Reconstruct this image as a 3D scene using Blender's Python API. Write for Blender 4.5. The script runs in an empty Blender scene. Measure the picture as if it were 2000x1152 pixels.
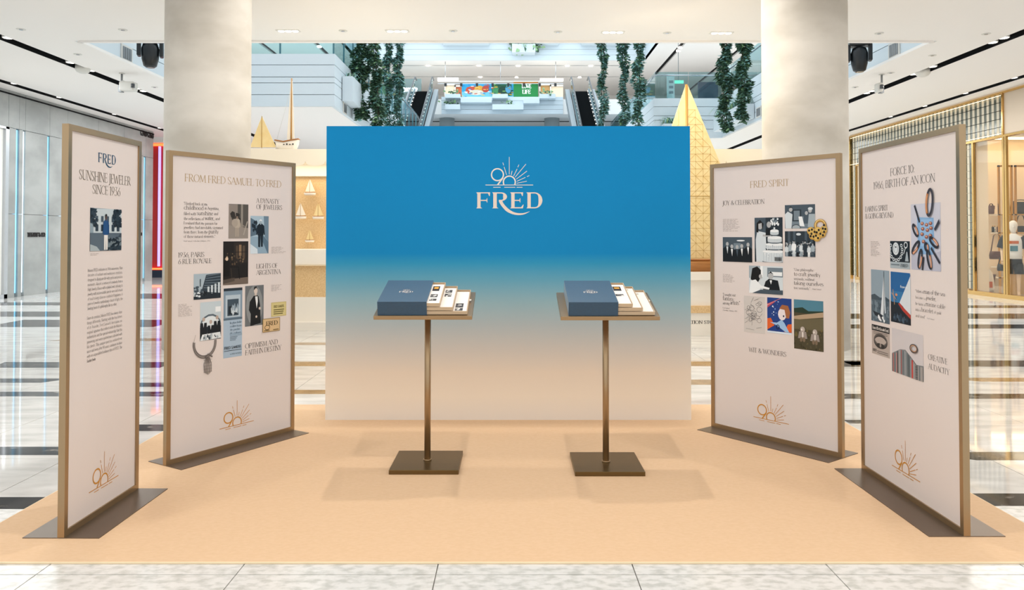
import bpy, math, random
from mathutils import Vector, Matrix
random.seed(7)
R = math.radians
scene = bpy.context.scene
COL = scene.collection

# ------------------------------------------------------------------ camera, world, lamps, exposure
FPX, CX, PITCH, HC = 1500.0, 1000.0, 1.15, 1.5
HORIZON = 460.0
YP = HORIZON - FPX * math.tan(R(PITCH))
cam_data = bpy.data.cameras.new('camera')
cam_data.sensor_width = 36.0
cam_data.lens = FPX / 2000.0 * 36.0
cam_data.shift_y = -(576.0 - YP) / 2000.0
cam_data.clip_end = 300
cam = bpy.data.objects.new('camera', cam_data)
cam.location = (0, 0, HC)
cam.rotation_euler = (R(90 + PITCH), 0, 0)
COL.objects.link(cam)
scene.camera = cam

scene.view_settings.view_transform = 'Standard'
scene.view_settings.look = 'None'
scene.view_settings.exposure = 0.0
scene.view_settings.gamma = 1.0
scene.view_settings.use_curve_mapping = False

world = bpy.data.worlds.new('world')
scene.world = world
world.use_nodes = True
bg = world.node_tree.nodes['Background']
bg.inputs['Color'].default_value = (0.93, 0.97, 1.0, 1)
bg.inputs['Strength'].default_value = 1.15

LAMP_LEVEL = 0.47
WARM = (1.0, 0.94, 0.88)
def lamp(kind, loc, energy, color=WARM, size=0.06, cone=110, blend=0.6, target=None, name='lamp'):
    d = bpy.data.lights.new(name, kind)
    d.energy = energy * LAMP_LEVEL
    d.color = color
    if kind == 'SPOT':
        d.spot_size = R(cone); d.spot_blend = blend; d.shadow_soft_size = size
    elif kind == 'POINT':
        d.shadow_soft_size = size
    else:
        d.shape = 'RECTANGLE'; d.size, d.size_y = size
    o = bpy.data.objects.new(name, d)
    o.location = loc
    if target:
        o.rotation_euler = (Vector(target) - Vector(loc)).to_track_quat('-Z', 'Y').to_euler()
    COL.objects.link(o)
    return o
for x, y, e in ((0, 6.5, 410), (0, 3.3, 410), (-2.75, 6.4, 210), (2.75, 6.4, 210), (-2.75, 3.4, 150), (2.75, 3.4, 150)):
    lamp('SPOT', (x, y, 4.93), e, size=0.035)
for x in (-3.8, -1.96, 1.72, 3.57):
    lamp('SPOT', (x, 13.1, 4.93), 150, size=0.1)
for x in (-9.0, 8.8):
    for y in (13.5, 17.5, 21.5):
        lamp('SPOT', (x, y, 4.93), 130, WARM if x > 0 else (1, .97, .94), size=0.1)
# added unseen fill at ceiling height: behind camera, aisles, middle, under the galleries
NEUT, COOL, SOFT = (1, 1, .995), (.93, .98, 1.0), (1, .97, .93)
for x, y, w, h, e, c in ((0, -3.2, 20, 5, 620, NEUT), (-8.6, 3, 5, 8, 420, NEUT), (8.6, 3, 5, 8, 420, SOFT), (0, 9.8, 7, 3, 230, SOFT), 
                         (-9.4, 17, 1.2, 18, 1100, COOL), (9.2, 17, 1.2, 18, 1100, SOFT), (-8, 26, 6, 9, 480, COOL), (9, 31, 6, 7, 700, COOL), (1, 33, 12, 5, 600, COOL)):
    lamp('AREA', (x, y, 4.88), e, c, (w, h), target=(x, y + .0001, 0), name='ceiling_fill')
for x, y, w, h, e in ((0, 63, 22, 8, 1100), (-18, 38, 9, 40, 4200), (18, 38, 9, 40, 4200)):
    lamp('AREA', (x, y, 14.8), e, COOL, (w, h), target=(x, y + .0001, 0), name='gallery_fill')  # unseen fill added to brighten the upper galleries and far deck
# daylight through the atrium skylight
lamp('AREA', (-1, 36, 16.8), 8000, (.66, .87, 1.0), (20, 44), target=(-1, 36.0001, 0), name='skylight')

# ------------------------------------------------------------------ pixel frame helpers (2000 x 1152)
def ray(px, py):
    a, b, t = (px - CX) / FPX, -(py - YP) / FPX, R(PITCH)
    return Vector((a, math.cos(t) - b * math.sin(t), math.sin(t) + b * math.cos(t)))
def at(px, py, Y):
    r = ray(px, py); k = Y / r.y
    return Vector((r.x * k, Y, HC + r.z * k))
def zat(py, Y): return at(CX, py, Y).z
def xat(px, Y, py=460): return at(px, py, Y).x

# ------------------------------------------------------------------ materials
def lin(c):
    if isinstance(c, str):
        c = c.lstrip('#'); c = [int(c[i:i + 2], 16) / 255 for i in (0, 2, 4)]
    elif isinstance(c, (int, float)): c = (c, c, c)
    return tuple((x / 12.92 if x <= .04045 else ((x + .055) / 1.055) ** 2.4) for x in c)
def hexg(v): return '%02x%02x%02x' % (v, v, v)
MATS = {}
def mat(name, color, rough=0.5, metal=0.0, spec=0.5, noise=None, bump=None, emit=None, alpha=None, coat=0, aniso=None, trans=0):
    """noise = (scale xyz, second colour, low, high, detail) mixed in by world position"""
    if name in MATS: return MATS[name]
    m = bpy.data.materials.new(name); m.use_nodes = True
    nt = m.node_tree; p = nt.nodes['Principled BSDF']
    p.inputs['Base Color'].default_value = (*lin(color), 1)
    p.inputs['Roughness'].default_value = rough
    p.inputs['Metallic'].default_value = metal
    p.inputs['Specular IOR Level'].default_value = spec
    p.inputs['Coat Weight'].default_value = coat
    p.inputs['Transmission Weight'].default_value = trans
    if emit:
        p.inputs['Emission Color'].default_value = (*lin(emit[0]), 1)
        p.inputs['Emission Strength'].default_value = emit[1]
    if alpha is not None: p.inputs['Alpha'].default_value = alpha
    if noise or bump:
        g = nt.nodes.new('ShaderNodeNewGeometry')
        mp = nt.nodes.new('ShaderNodeMapping'); nt.links.new(g.outputs['Position'], mp.inputs['Vector'])
        n = nt.nodes.new('ShaderNodeTexNoise'); nt.links.new(mp.outputs[0], n.inputs['Vector'])
        sc = (noise or bump)[0]
        mp.inputs['Scale'].default_value = sc if isinstance(sc, tuple) else (sc,) * 3
        n.inputs['Scale'].default_value = 1
        n.inputs['Detail'].default_value = noise[4] if noise and len(noise) > 4 else 6
        if noise:
            rmp = nt.nodes.new('ShaderNodeValToRGB'); e = rmp.color_ramp.elements
            e[0].position, e[1].position = noise[2], noise[3]
            e[0].color = (*lin(noise[1]), 1); e[1].color = (*lin(color), 1)
            nt.links.new(n.outputs['Fac'], rmp.inputs['Fac']); nt.links.new(rmp.outputs['Color'], p.inputs['Base Color'])
        if bump:
            bp = nt.nodes.new('ShaderNodeBump'); bp.inputs['Strength'].default_value = bump[1]
            bp.inputs['Distance'].default_value = bump[2]
            nt.links.new(n.outputs['Fac'], bp.inputs['Height']); nt.links.new(bp.outputs[0], p.inputs['Normal'])
    MATS[name] = m
    return m
def M(n): return MATS[n]
def emitter(name, color, strength):
    return mat(name, color, .5, emit=(color, strength))

def ink_material():
    m = bpy.data.materials.new('printed_ink'); m.use_nodes = True
    nt = m.node_tree; p = nt.nodes['Principled BSDF']
    a = nt.nodes.new('ShaderNodeVertexColor'); a.layer_name = 'Col'
    nt.links.new(a.outputs['Color'], p.inputs['Base Color'])
    p.inputs['Roughness'].default_value = .45
    p.inputs['Specular IOR Level'].default_value = .3
    MATS['ink'] = m
ink_material()

# ------------------------------------------------------------------ mesh builder
class MB:
    def __init__(s): s.v, s.f, s.m, s.c, s.sm = [], [], [], [], []
    def face(s, pts, mi=0, col=None, sm=False):
        b = len(s.v); s.v += [tuple(p) for p in pts]
        s.f.append(tuple(range(b, b + len(pts)))); s.m.append(mi); s.c.append(col); s.sm.append(sm)
    def grid(s, rows, mi=0, closed=True, sm=True, caps=True, col=None):
        b = len(s.v); n = len(rows[0])
        for r in rows: s.v += [tuple(p) for p in r]
        for i in range(len(rows) - 1):
            for j in range(n if closed else n - 1):
                k = (j + 1) % n
                s.f.append((b + i * n + j, b + i * n + k, b + (i + 1) * n + k, b + (i + 1) * n + j)); s.m.append(mi); s.c.append(col); s.sm.append(sm)
        if caps and closed:
            s.f.append(tuple(b + j for j in range(n))[::-1]); s.m.append(mi); s.c.append(col); s.sm.append(False)
            e = b + (len(rows) - 1) * n
            s.f.append(tuple(e + j for j in range(n))); s.m.append(mi); s.c.append(col); s.sm.append(False)
        return s
    def box(s, x0, y0, z0, x1, y1, z1, mi=0):
        x0, x1 = sorted((x0, x1)); y0, y1 = sorted((y0, y1)); z0, z1 = sorted((z0, z1))
        b = len(s.v)
        s.v += [(x0, y0, z0), (x1, y0, z0), (x1, y1, z0), (x0, y1, z0), (x0, y0, z1), (x1, y0, z1), (x1, y1, z1), (x0, y1, z1)]
        for q in ((3, 2, 1, 0), (4, 5, 6, 7), (0, 1, 5, 4), (1, 2, 6, 5), (2, 3, 7, 6), (3, 0, 4, 7)):
            s.f.append(tuple(b + i for i in q)); s.m.append(mi); s.c.append(None); s.sm.append(False)
        return s
    def prism(s, poly, a0, a1, axis='z', mi=0):
        """poly in the plane across the axis: z:(x,y) y:(x,z) x:(y,z)"""
        def P(p, a): return {'z': (p[0], p[1], a), 'y': (p[0], a, p[1]), 'x': (a, p[0], p[1])}[axis]
        n = len(poly); lo = [P(p, a0) for p in poly]; hi = [P(p, a1) for p in poly]
        s.face(lo[::-1], mi); s.face(hi, mi)
        for i in range(n):
            j = (i + 1) % n; s.face([lo[i], lo[j], hi[j], hi[i]], mi)
        return s
    def tube(s, path, r, n=8, mi=0, caps=True, sm=True):
        path = [Vector(p) for p in path]; rows = []
        rr = r if isinstance(r, (list, tuple)) else [r] * len(path)
        ref = None
        for i, p in enumerate(path):
            t = (path[min(i + 1, len(path) - 1)] - path[max(i - 1, 0)]).normalized()
            if ref is None: ref = Vector((0, 0, 1)) if abs(t.z) < .9 else Vector((1, 0, 0))
            u = t.cross(ref).normalized(); w = t.cross(u).normalized(); ref = -w if False else ref
            rows.append([p + (u * math.cos(2 * math.pi * k / n) + w * math.sin(2 * math.pi * k / n)) * rr[i] for k in range(n)])
        return s.grid(rows, mi, True, sm, caps)
    def cyl(s, x, y, z0, z1, r, n=24, r2=None, mi=0):
        return s.loft([(x, y, z0, r, r), (x, y, z1, r2 if r2 is not None else r, r2 if r2 is not None else r)], n, mi)
    def loft(s, rings, n=16, mi=0, sm=True):
        rows = [[(cx + rx * math.cos(2 * math.pi * k / n), cy + ry * math.sin(2 * math.pi * k / n), z) for k in range(n)] for cx, cy, z, rx, ry in rings]
        return s.grid(rows, mi, True, sm)
    def ball(s, c, rx, ry, rz, n=12, mi=0):
        rows = []
        for i in range(n // 2 + 1):
            a = math.pi * (i / (n // 2) - .5); k = max(math.cos(a), .02)
            rows.append([(c[0] + rx * k * math.cos(2 * math.pi * j / n), c[1] + ry * k * math.sin(2 * math.pi * j / n), c[2] + rz * math.sin(a)) for j in range(n)])
        return s.grid(rows, mi)
    def stagger(s, axis=1, step=-1e-5, m=37):
        """lift overlapping strokes of flat lettering a hair apart"""
        for k, f in enumerate(s.f):
            for i in f:
                p = list(s.v[i]); p[axis] += step * (k % m); s.v[i] = tuple(p)
        return s
    def build(s, name, mats=None, parent=None, loc=None, bevel=0, rot=None):
        me = bpy.data.meshes.new(name)
        me.from_pydata(s.v, [], s.f)
        if mats is None: mats = [MATS['ink']]
        if not isinstance(mats, (list, tuple)): mats = [mats]
        for m in mats: me.materials.append(m if not isinstance(m, str) else MATS[m])
        if len(mats) > 1: me.polygons.foreach_set('material_index', s.m)
        if any(s.sm): me.polygons.foreach_set('use_smooth', s.sm)
        if any(c is not None for c in s.c):
            at_ = me.color_attributes.new('Col', 'FLOAT_COLOR', 'CORNER'); buf = []
            for p, c in zip(s.f, s.c):
                buf += list((*(c or (1, 1, 1)), 1.0)) * len(p)
            at_.data.foreach_set('color', buf)
        me.update()
        o = bpy.data.objects.new(name, me); COL.objects.link(o)
        if parent: o.parent = parent
        if loc: o.location = loc
        if rot: o.rotation_euler = rot
        if bevel:
            b = o.modifiers.new('bevel', 'BEVEL'); b.width = bevel; b.segments = 2; b.limit_method = 'ANGLE'
        return o
def tag(o, label=None, cat=None, group=None, kind=None):
    for k, v in (('label', label), ('category', cat), ('group', group), ('kind', kind)):
        if v: o[k] = v
    return o
def empty(name, loc, rz=0, label=None, cat=None, group=None, kind=None, rx=0):
    o = bpy.data.objects.new(name, None); COL.objects.link(o)
    o.location = loc; o.rotation_euler = (rx, 0, rz); o.empty_display_size = .1
    return tag(o, label, cat, group, kind)
def copy_tree(o, parent=None):
    c = o.copy(); COL.objects.link(c); c.parent = parent
    for ch in list(o.children): copy_tree(ch, c)
    return c
def clone(o, name, parent, loc, rot=None, scale=None):
    c = o.copy(); COL.objects.link(c); c.name = name; c.parent = parent; c.location = loc
    if rot: c.rotation_euler = rot
    if scale: c.scale = scale
    return c

# ------------------------------------------------------------------ drawn alphabet (thick and thin strokes)
GL = {}
def arc(cx, cy, rx, ry, a0, a1, n=9):
    return [(cx + rx * math.cos(R(a0 + (a1 - a0) * i / n)), cy + ry * math.sin(R(a0 + (a1 - a0) * i / n))) for i in range(n + 1)]
def g(ch, adv, *st): GL[ch] = (adv, st)
g(' ', .26)
g('A', .66, ('t<', [(.02, 0), (.33, 1)]), ('T>', [(.33, 1), (.63, 0)]), ('t', [(.13, .35), (.51, .35)]))
g('B', .56, ('T', [(.1, 1), (.1, 0)]), ('', [(.03, 1), (.25, 1)] + arc(.25, .765, .18, .235, 85, -85) + [(.1, .53)]), ('', [(.1, .53), (.28, .53)] + arc(.28, .265, .22, .265, 85, -85) + [(.03, 0)]))
g('C', .64, ('', arc(.36, .5, .32, .5, 48, 312, 16)), ('t', [(.58, .95), (.58, .72)]))
g('D', .7, ('T', [(.1, 1), (.1, 0)]), ('', [(.03, 1), (.28, 1)] + arc(.28, .5, .36, .5, 85, -85, 14) + [(.03, 0)]))
g('E', .52, ('T', [(.1, 1), (.1, 0)]), ('t', [(.03, 1), (.46, 1), (.47, .84)]), ('t', [(.1, .52), (.38, .52)]), ('t', [(.38, .6), (.38, .43)]), ('t', [(.03, 0), (.47, 0), (.49, .18)]))
g('F', .5, ('T>', [(.1, 1), (.1, 0)]), ('t', [(.03, 1), (.46, 1), (.47, .84)]), ('t', [(.1, .5), (.37, .5)]), ('t', [(.37, .58), (.37, .41)]))
g('G', .7, ('', arc(.36, .5, .32, .5, 48, 330, 16)), ('t', [(.58, .95), (.58, .72)]), ('T', [(.6, .42), (.6, .05)]), ('t', [(.47, .42), (.68, .42)]))
g('H', .7, ('T<>', [(.1, 1), (.1, 0)]), ('T<>', [(.6, 1), (.6, 0)]), ('t', [(.1, .52), (.6, .52)]))
g('I', .22, ('T<>', [(.11, 1), (.11, 0)]))
g('J', .3, ('T<', [(.18, 1), (.18, -.05), (.1, -.2), (-.02, -.22)]))
g('K', .64, ('T<>', [(.1, 1), (.1, 0)]), ('t<', [(.54, 1), (.14, .5)]), ('T>', [(.24, .6), (.6, 0)]))
g('L', .5, ('T<', [(.1, 1), (.1, 0)]), ('t', [(.03, 0), (.45, 0), (.47, .2)]))
g('M', .82, ('t>', [(.12, 1), (.07, 0)]), ('T', [(.12, 1), (.4, .05)]), ('t', [(.4, .05), (.68, 1)]), ('T>', [(.68, 1), (.74, 0)]))
g('N', .7, ('t<>', [(.1, 1), (.1, 0)]), ('T', [(.1, 1), (.6, 0)]), ('t<', [(.6, 1), (.6, 0)]))
g('O', .74, ('', arc(.37, .5, .33, .5, 0, 360, 22)))
g('P', .54, ('T>', [(.1, 1), (.1, 0)]), ('', [(.03, 1), (.26, 1)] + arc(.26, .73, .22, .27, 85, -85) + [(.1, .46)]))
g('Q', .74, ('', arc(.37, .5, .33, .5, 0, 360, 22)), ('T', [(.4, .1), (.66, -.15)]))
g('R', .62, ('T>', [(.1, 1), (.1, 0)]), ('', [(.03, 1), (.26, 1)] + arc(.26, .75, .2, .25, 85, -85) + [(.1, .5)]), ('T', [(.27, .5), (.42, .2), (.6, 0)]))
g('S', .5, ('', arc(.25, .75, .18, .25, 40, 180, 8) + [(.1, .66), (.38, .36)] + arc(.25, .25, .18, .25, 20, -140, 8)), ('t', [(.41, .96), (.41, .76)]), ('t', [(.07, .26), (.07, .04)]))
g('T', .58, ('T>', [(.29, 1), (.29, 0)]), ('t', [(.04, .84), (.05, 1), (.53, 1), (.54, .84)]))
g('U', .68, ('T<', [(.1, 1), (.1, .3)] + arc(.35, .3, .25, .3, 180, 270, 6)), ('t<', [(.6, 1), (.6, .3)] + arc(.35, .3, .25, .3, 0, -90, 6)))
g('V', .64, ('T<', [(.03, 1), (.33, 0)]), ('t>', [(.33, 0), (.61, 1)]))
g('W', .92, ('T<', [(.03, 1), (.27, 0)]), ('t', [(.27, 0), (.46, .9)]), ('T', [(.46, .9), (.68, 0)]), ('t>', [(.68, 0), (.89, 1)]))
g('X', .62, ('T<>', [(.04, 1), (.58, 0)]), ('t<>', [(.56, 1), (.05, 0)]))
g('Y', .6, ('T<', [(.03, 1), (.3, .48)]), ('t<', [(.57, 1), (.3, .48)]), ('T>', [(.3, .48), (.3, 0)]))
g('Z', .56, ('T', [(.5, 1), (.05, 0)]), ('t', [(.06, .85), (.06, 1), (.5, 1)]), ('t', [(.05, 0), (.5, 0), (.52, .17)]))
g('a', .44, ('', arc(.2, .46, .14, .18, 160, 0, 6) + [(.34, .05), (.42, .02)]), ('', [(.34, .38)] + arc(.19, .17, .14, .17, 70, 290, 9) + [(.34, .12)]))
g('b', .5, ('T', [(.09, 1.03), (.09, 0)]), ('', arc(.26, .32, .18, .32, 150, -150, 12)))
g('c', .42, ('', arc(.24, .32, .18, .32, 45, 315, 12)))
g('d', .5, ('T', [(.41, 1.03), (.41, 0)]), ('', arc(.24, .32, .18, .32, 30, 330, 12)))
g('e', .44, ('', [(.06, .35), (.39, .35)] + arc(.23, .32, .17, .32, 10, 310, 13)))
g('f', .3, ('T', [(.3, .98), (.2, 1.03), (.13, .9), (.13, 0)]), ('t', [(.02, .62), (.28, .62)]))
g('g', .48, ('', arc(.23, .4, .15, .23, 0, 360, 12)), ('', [(.12, .2), (.1, .06), (.34, .02)] + arc(.24, -.14, .17, .15, 40, -200, 9)), ('t', [(.36, .58), (.47, .62)]))
g('h', .52, ('T>', [(.09, 1.03), (.09, 0)]), ('T>', [(.09, .45)] + arc(.26, .44, .16, .2, 150, 0, 7) + [(.42, 0)]))
g('i', .22, ('T>', [(.11, .63), (.11, 0)]), ('T', [(.11, .93), (.11, .83)]))
g('j', .22, ('T', [(.12, .63), (.12, -.15), (.0, -.28)]), ('T', [(.12, .93), (.12, .83)]))
g('k', .48, ('T>', [(.09, 1.03), (.09, 0)]), ('t', [(.4, .63), (.13, .3)]), ('T', [(.2, .38), (.46, 0)]))
g('l', .22, ('T>', [(.11, 1.03), (.11, 0)]))
g('m', .76, ('T>', [(.09, .63), (.09, 0)]), ('T>', [(.09, .45)] + arc(.24, .44, .14, .2, 150, 0, 6) + [(.38, 0)]), ('T>', [(.38, .45)] + arc(.53, .44, .14, .2, 150, 0, 6) + [(.67, 0)]))
g('n', .52, ('T>', [(.09, .63), (.09, 0)]), ('T>', [(.09, .45)] + arc(.26, .44, .16, .2, 150, 0, 7) + [(.42, 0)]))
g('o', .48, ('', arc(.24, .32, .19, .32, 0, 360, 16)))
g('p', .5, ('T>', [(.09, .63), (.09, -.3)]), ('', arc(.26, .32, .18, .32, 150, -150, 12)))
g('q', .5, ('T>', [(.41, .63), (.41, -.3)]), ('', arc(.24, .32, .18, .32, 30, 330, 12)))
g('r', .34, ('T>', [(.09, .63), (.09, 0)]), ('', [(.09, .42), (.2, .62), (.32, .6)]))
g('s', .36, ('', arc(.18, .48, .12, .16, 40, 180, 6) + [(.27, .24)] + arc(.18, .15, .13, .15, 20, -150, 6)))
g('t', .32, ('T', [(.14, .85), (.14, .1), (.2, 0), (.3, .05)]), ('t', [(.02, .62), (.29, .62)]))
g('u', .52, ('T', [(.09, .63), (.09, .2)] + arc(.25, .2, .16, .2, 180, 300, 6) + [(.42, .2)]), ('T', [(.42, .63), (.42, 0)]))
g('v', .46, ('T', [(.03, .63), (.23, 0)]), ('t', [(.23, 0), (.43, .63)]))
g('w', .68, ('T', [(.03, .63), (.2, 0)]), ('t', [(.2, 0), (.34, .6)]), ('T', [(.34, .6), (.5, 0)]), ('t', [(.5, 0), (.65, .63)]))
g('x', .46, ('T', [(.04, .63), (.42, 0)]), ('t', [(.42, .63), (.03, 0)]))
g('y', .46, ('T', [(.03, .63), (.24, 0)]), ('t', [(.43, .63), (.2, -.2), (.06, -.28)]))
g('z', .42, ('T', [(.36, .62), (.05, 0)]), ('t', [(.05, .62), (.36, .62)]), ('t', [(.05, 0), (.38, 0)]))
g('0', .58, ('', arc(.29, .5, .24, .5, 0, 360, 20)))
g('1', .3, ('T>', [(.04, .88), (.16, 1), (.16, 0)]))
g('2', .5, ('', arc(.24, .72, .19, .28, 160, -20, 8) + [(.05, 0), (.45, 0)]))
g('3', .5, ('', [(.08, 1), (.42, 1), (.22, .58)] + arc(.22, .29, .22, .29, 80, -150, 9)))
g('4', .54, ('t', [(.38, 1), (.03, .28), (.52, .28)]), ('T', [(.38, 1), (.38, 0)]))
g('5', .5, ('', [(.42, 1), (.12, 1), (.1, .58)] + arc(.22, .3, .22, .3, 110, -150, 9)))
g('6', .54, ('', [(.42, 1), (.14, .55)] + arc(.28, .3, .21, .3, 150, 510, 16)))
g('7', .5, ('T', [(.45, 1), (.15, 0)]), ('t', [(.04, 1), (.45, 1)]))
g('8', .5, ('', arc(.25, .76, .17, .24, 0, 360, 14)), ('', arc(.25, .27, .21, .27, 0, 360, 14)))
g('9', .54, ('', [(.14, 0), (.42, .45)] + arc(.27, .7, .21, .3, -30, 330, 16)))
g(',', .2, ('T', [(.1, .07), (.06, -.15)])); g('.', .2, ('T', [(.1, .1), (.1, 0)])); g(':', .2, ('T', [(.1, .1), (.1, 0)]), ('T', [(.1, .6), (.1, .5)]))
g('-', .34, ('T', [(.05, .32), (.3, .33)])); g("'", .16, ('T', [(.08, 1), (.06, .8)])); g('"', .3, ('T', [(.08, 1), (.06, .78)]), ('T', [(.22, 1), (.2, .78)]))
g('&', .7, ('', [(.66, .45), (.5, .1), (.25, .0), (.07, .2), (.14, .45), (.4, .68), (.38, .92), (.25, 1), (.14, .85), (.24, .6), (.66, 0)]))

def stroke(mb, pts, flags, tk, tn, put, col, sx=1.0):
    """pts in em units; widths in em; put(x, y) -> 3-D"""
    n = len(pts); ws, ns = [], []
    for i in range(n):
        a, b = pts[max(i - 1, 0)], pts[min(i + 1, n - 1)]
        dx, dy = b[0] - a[0], b[1] - a[1]; L = math.hypot(dx, dy) or 1
        if 't' in flags: w = tn
        elif 'T' in flags: w = tk
        else:
            th = math.atan2(dy, dx)
            w = tn + (tk - tn) * abs(math.cos(th - R(97))) ** 2.2
        ws.append(w); ns.append((-dy / L, dx / L))
    q = [(put(p[0] + nn[0] * w / 2, p[1] + nn[1] * w / 2), put(p[0] - nn[0] * w / 2, p[1] - nn[1] * w / 2)) for p, nn, w in zip(pts, ns, ws)]
    for i in range(n - 1):
        mb.face([q[i][0], q[i][1], q[i + 1][1], q[i + 1][0]], 0, col)
    for f, k in (('<', 0), ('>', -1)):
        if f in flags:
            x, y = pts[k]; h = tk * .5 + .075; y0 = y - tn / 2 if y < .5 else y - tn / 2
            mb.face([put(x - h, y0), put(x + h, y0), put(x + h, y0 + tn), put(x - h, y0 + tn)], 0, col)
def text_width(s, track=0.0): return sum(GL.get(c, GL['-'])[0] + track for c in s)
def draw_text(mb, s, put, col, tk=.1, tn=.035, track=0.0):
    x = 0.0
    for ch in s:
        adv, st = GL.get(ch, GL['-'])
        for fl, pts in st:
            stroke(mb, [(p[0] + x, p[1]) for p in pts], fl, tk, tn, put, col)
        x += adv + track
def text_on(mb, s, u0, u1, v, cap, w, col, tk=.1, tn=.035, track=.0):
    """fit the string between u0 and u1 on a plane facing local -y at y = w"""
    col = lin(col)
    k = (u1 - u0) / max(text_width(s, track), 1e-6)
    r = cap / k if k else 1
    draw_text(mb, s, lambda x, y: (u0 + x * k, w, v + y * cap), col, tk * max(.6, min(r, 1.9)) , tn * max(.6, min(r, 1.6)), track)
def emblem(mb, u0, u1, v, w, col):
    """the 90 with a rising sun; u0..u1 is the horizon line, v its height"""
    k = (u1 - u0) / 715.0; col = lin(col)
    def P(x, y): return (u0 + (x - 370) * k, w, v + (547 - y) * k)
    def ln(a, b, t):
        L = math.hypot(b[0] - a[0], b[1] - a[1]); nx, ny = -(b[1] - a[1]) / L * t / 2, (b[0] - a[0]) / L * t / 2
        mb.face([P(a[0] + nx, a[1] + ny), P(a[0] - nx, a[1] - ny), P(b[0] - nx, b[1] - ny), P(b[0] + nx, b[1] + ny)], 0, col)
    def ring(cx, cy, r, t, a0, a1, n=30):
        for i in range(n):
            p, q = R(a0 + (a1 - a0) * i / n), R(a0 + (a1 - a0) * (i + 1) / n)
            mb.face([P(cx + rr * math.cos(a), cy - rr * math.sin(a)) for rr, a in ((r, p), (r - t, p), (r - t, q), (r, q))], 0, col)
    ring(550, 392, 99, 19, 0, 360); ring(728, 503, 99, 19, -26, 206)
    ln((632, 440), (552, 545), 20)
    ln((370, 547), (1085, 547), 10)
    for a, b in ((487, 598), (652, 818), (838, 925)): ln((a, 581), (b, 581), 9)
    for a, b in (((727, 125), (727, 388)), ((630, 210), (642, 250)), ((650, 275), (687, 397)), ((770, 335), (757, 395)), ((872, 242), (855, 280)), ((845, 305), (793, 412)),
                 ((978, 232), (815, 430)), ((992, 338), (832, 460)), ((1028, 405), (993, 422)), ((970, 432), (840, 492)), ((990, 490), (838, 521))): ln(a, b, 8)
def wordmark(mb, u0, u1, v, cap, w, col):
    """FRED with the long swash of the R; v is the base line"""
    k = (u1 - u0) / 992.0; h = cap / 238.0; col = lin(col)
    def P(x, y): return (u0 + (x - 230) * k, w, v + (895 - y) * h)
    def poly(p): mb.face([P(*q) for q in p], 0, col)
    def stem(x0, x1):
        poly([(x0, 680), (x1, 680), (x1, 880), (x0, 880)]); c = (x0 + x1) / 2
        poly([(x0 - 15, 657), (x1 + 10, 657), (x1, 680), (x0, 680)]); poly([(x0, 880), (x1, 880), (x1 + 26, 897), (x0 - 15, 897)])
    def bowl(cx, cy, rx, ry, t, a0, a1, tn):
        n = 20
        def ww(a): return tn + (t - tn) * max(0, math.cos(a)) ** 1.3
        for i in range(n):
            p, q = R(a0 + (a1 - a0) * i / n), R(a0 + (a1 - a0) * (i + 1) / n)
            poly([(cx + rx * math.cos(p), cy - ry * math.sin(p)), (cx + (rx - ww(p)) * math.cos(p), cy - (ry - tn) * math.sin(p)),
                  (cx + (rx - ww(q)) * math.cos(q), cy - (ry - tn) * math.sin(q)), (cx + rx * math.cos(q), cy - ry * math.sin(q))])
    for s_, e_, mid, foot in ((247, 440, (300, 398), False), (757, 935, (805, 893), True)):
        stem(s_, s_ + 50)
        poly([(s_ + 50, 657), (e_ - 12, 657), (e_ - 18, 672), (s_ + 50, 672)]); poly([(e_ - 40, 657), (e_, 657), (e_ - 6, 712), (e_ - 14, 712)])
        poly([(mid[0], 770), (mid[1], 770), (mid[1], 786), (mid[0], 786)]); poly([(mid[1] - 12, 755), (mid[1], 742), (mid[1], 812), (mid[1] - 12, 800)])
        if foot:
            poly([(s_ + 50, 880), (e_ - 8, 880), (e_ - 6, 897), (s_ + 50, 897)]); poly([(e_ + 8, 838), (e_ - 4, 897), (e_ - 40, 890), (e_ - 3, 845)])
    stem(487, 540)
    poly([(540, 657), (600, 657), (600, 674), (540, 674)]); bowl(600, 722, 93, 65, 58, 90, -90, 17); poly([(570, 770), (600, 770), (600, 787), (575, 790)])
    sw = [((568, 786), (622, 786)), ((590, 830), (640, 822)), ((630, 885), (680, 872)), ((690, 945), (735, 920)), ((780, 985), (800, 955)), ((870, 998), (875, 970)), ((955, 985), (950, 966)), ((1036, 944), (1030, 944))]
    def cr(p0, p1, p2, p3, t): return tuple(.5 * (2 * b + (c - a) * t + (2 * a - 5 * b + 4 * c - d) * t * t + (3 * b - a - 3 * c + d) * t ** 3) for a, b, c, d in zip(p0, p1, p2, p3))
    fine = []
    for i in range(len(sw) - 1):
        q_ = [sw[max(0, min(len(sw) - 1, i + j))] for j in (-1, 0, 1, 2)]
        fine += [(cr(*[q[0] for q in q_], t / 4), cr(*[q[1] for q in q_], t / 4)) for t in range(4)]
    fine.append(sw[-1])
    for (a, b), (c, d) in zip(fine, fine[1:]): poly([a, b, d, c])
    stem(1000, 1050)
    poly([(1050, 657), (1110, 657), (1110, 674), (1050, 674)]); poly([(1050, 880), (1110, 880), (1110, 897), (1050, 897)]); bowl(1104, 777, 120, 120, 58, 90, -90, 17)

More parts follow.
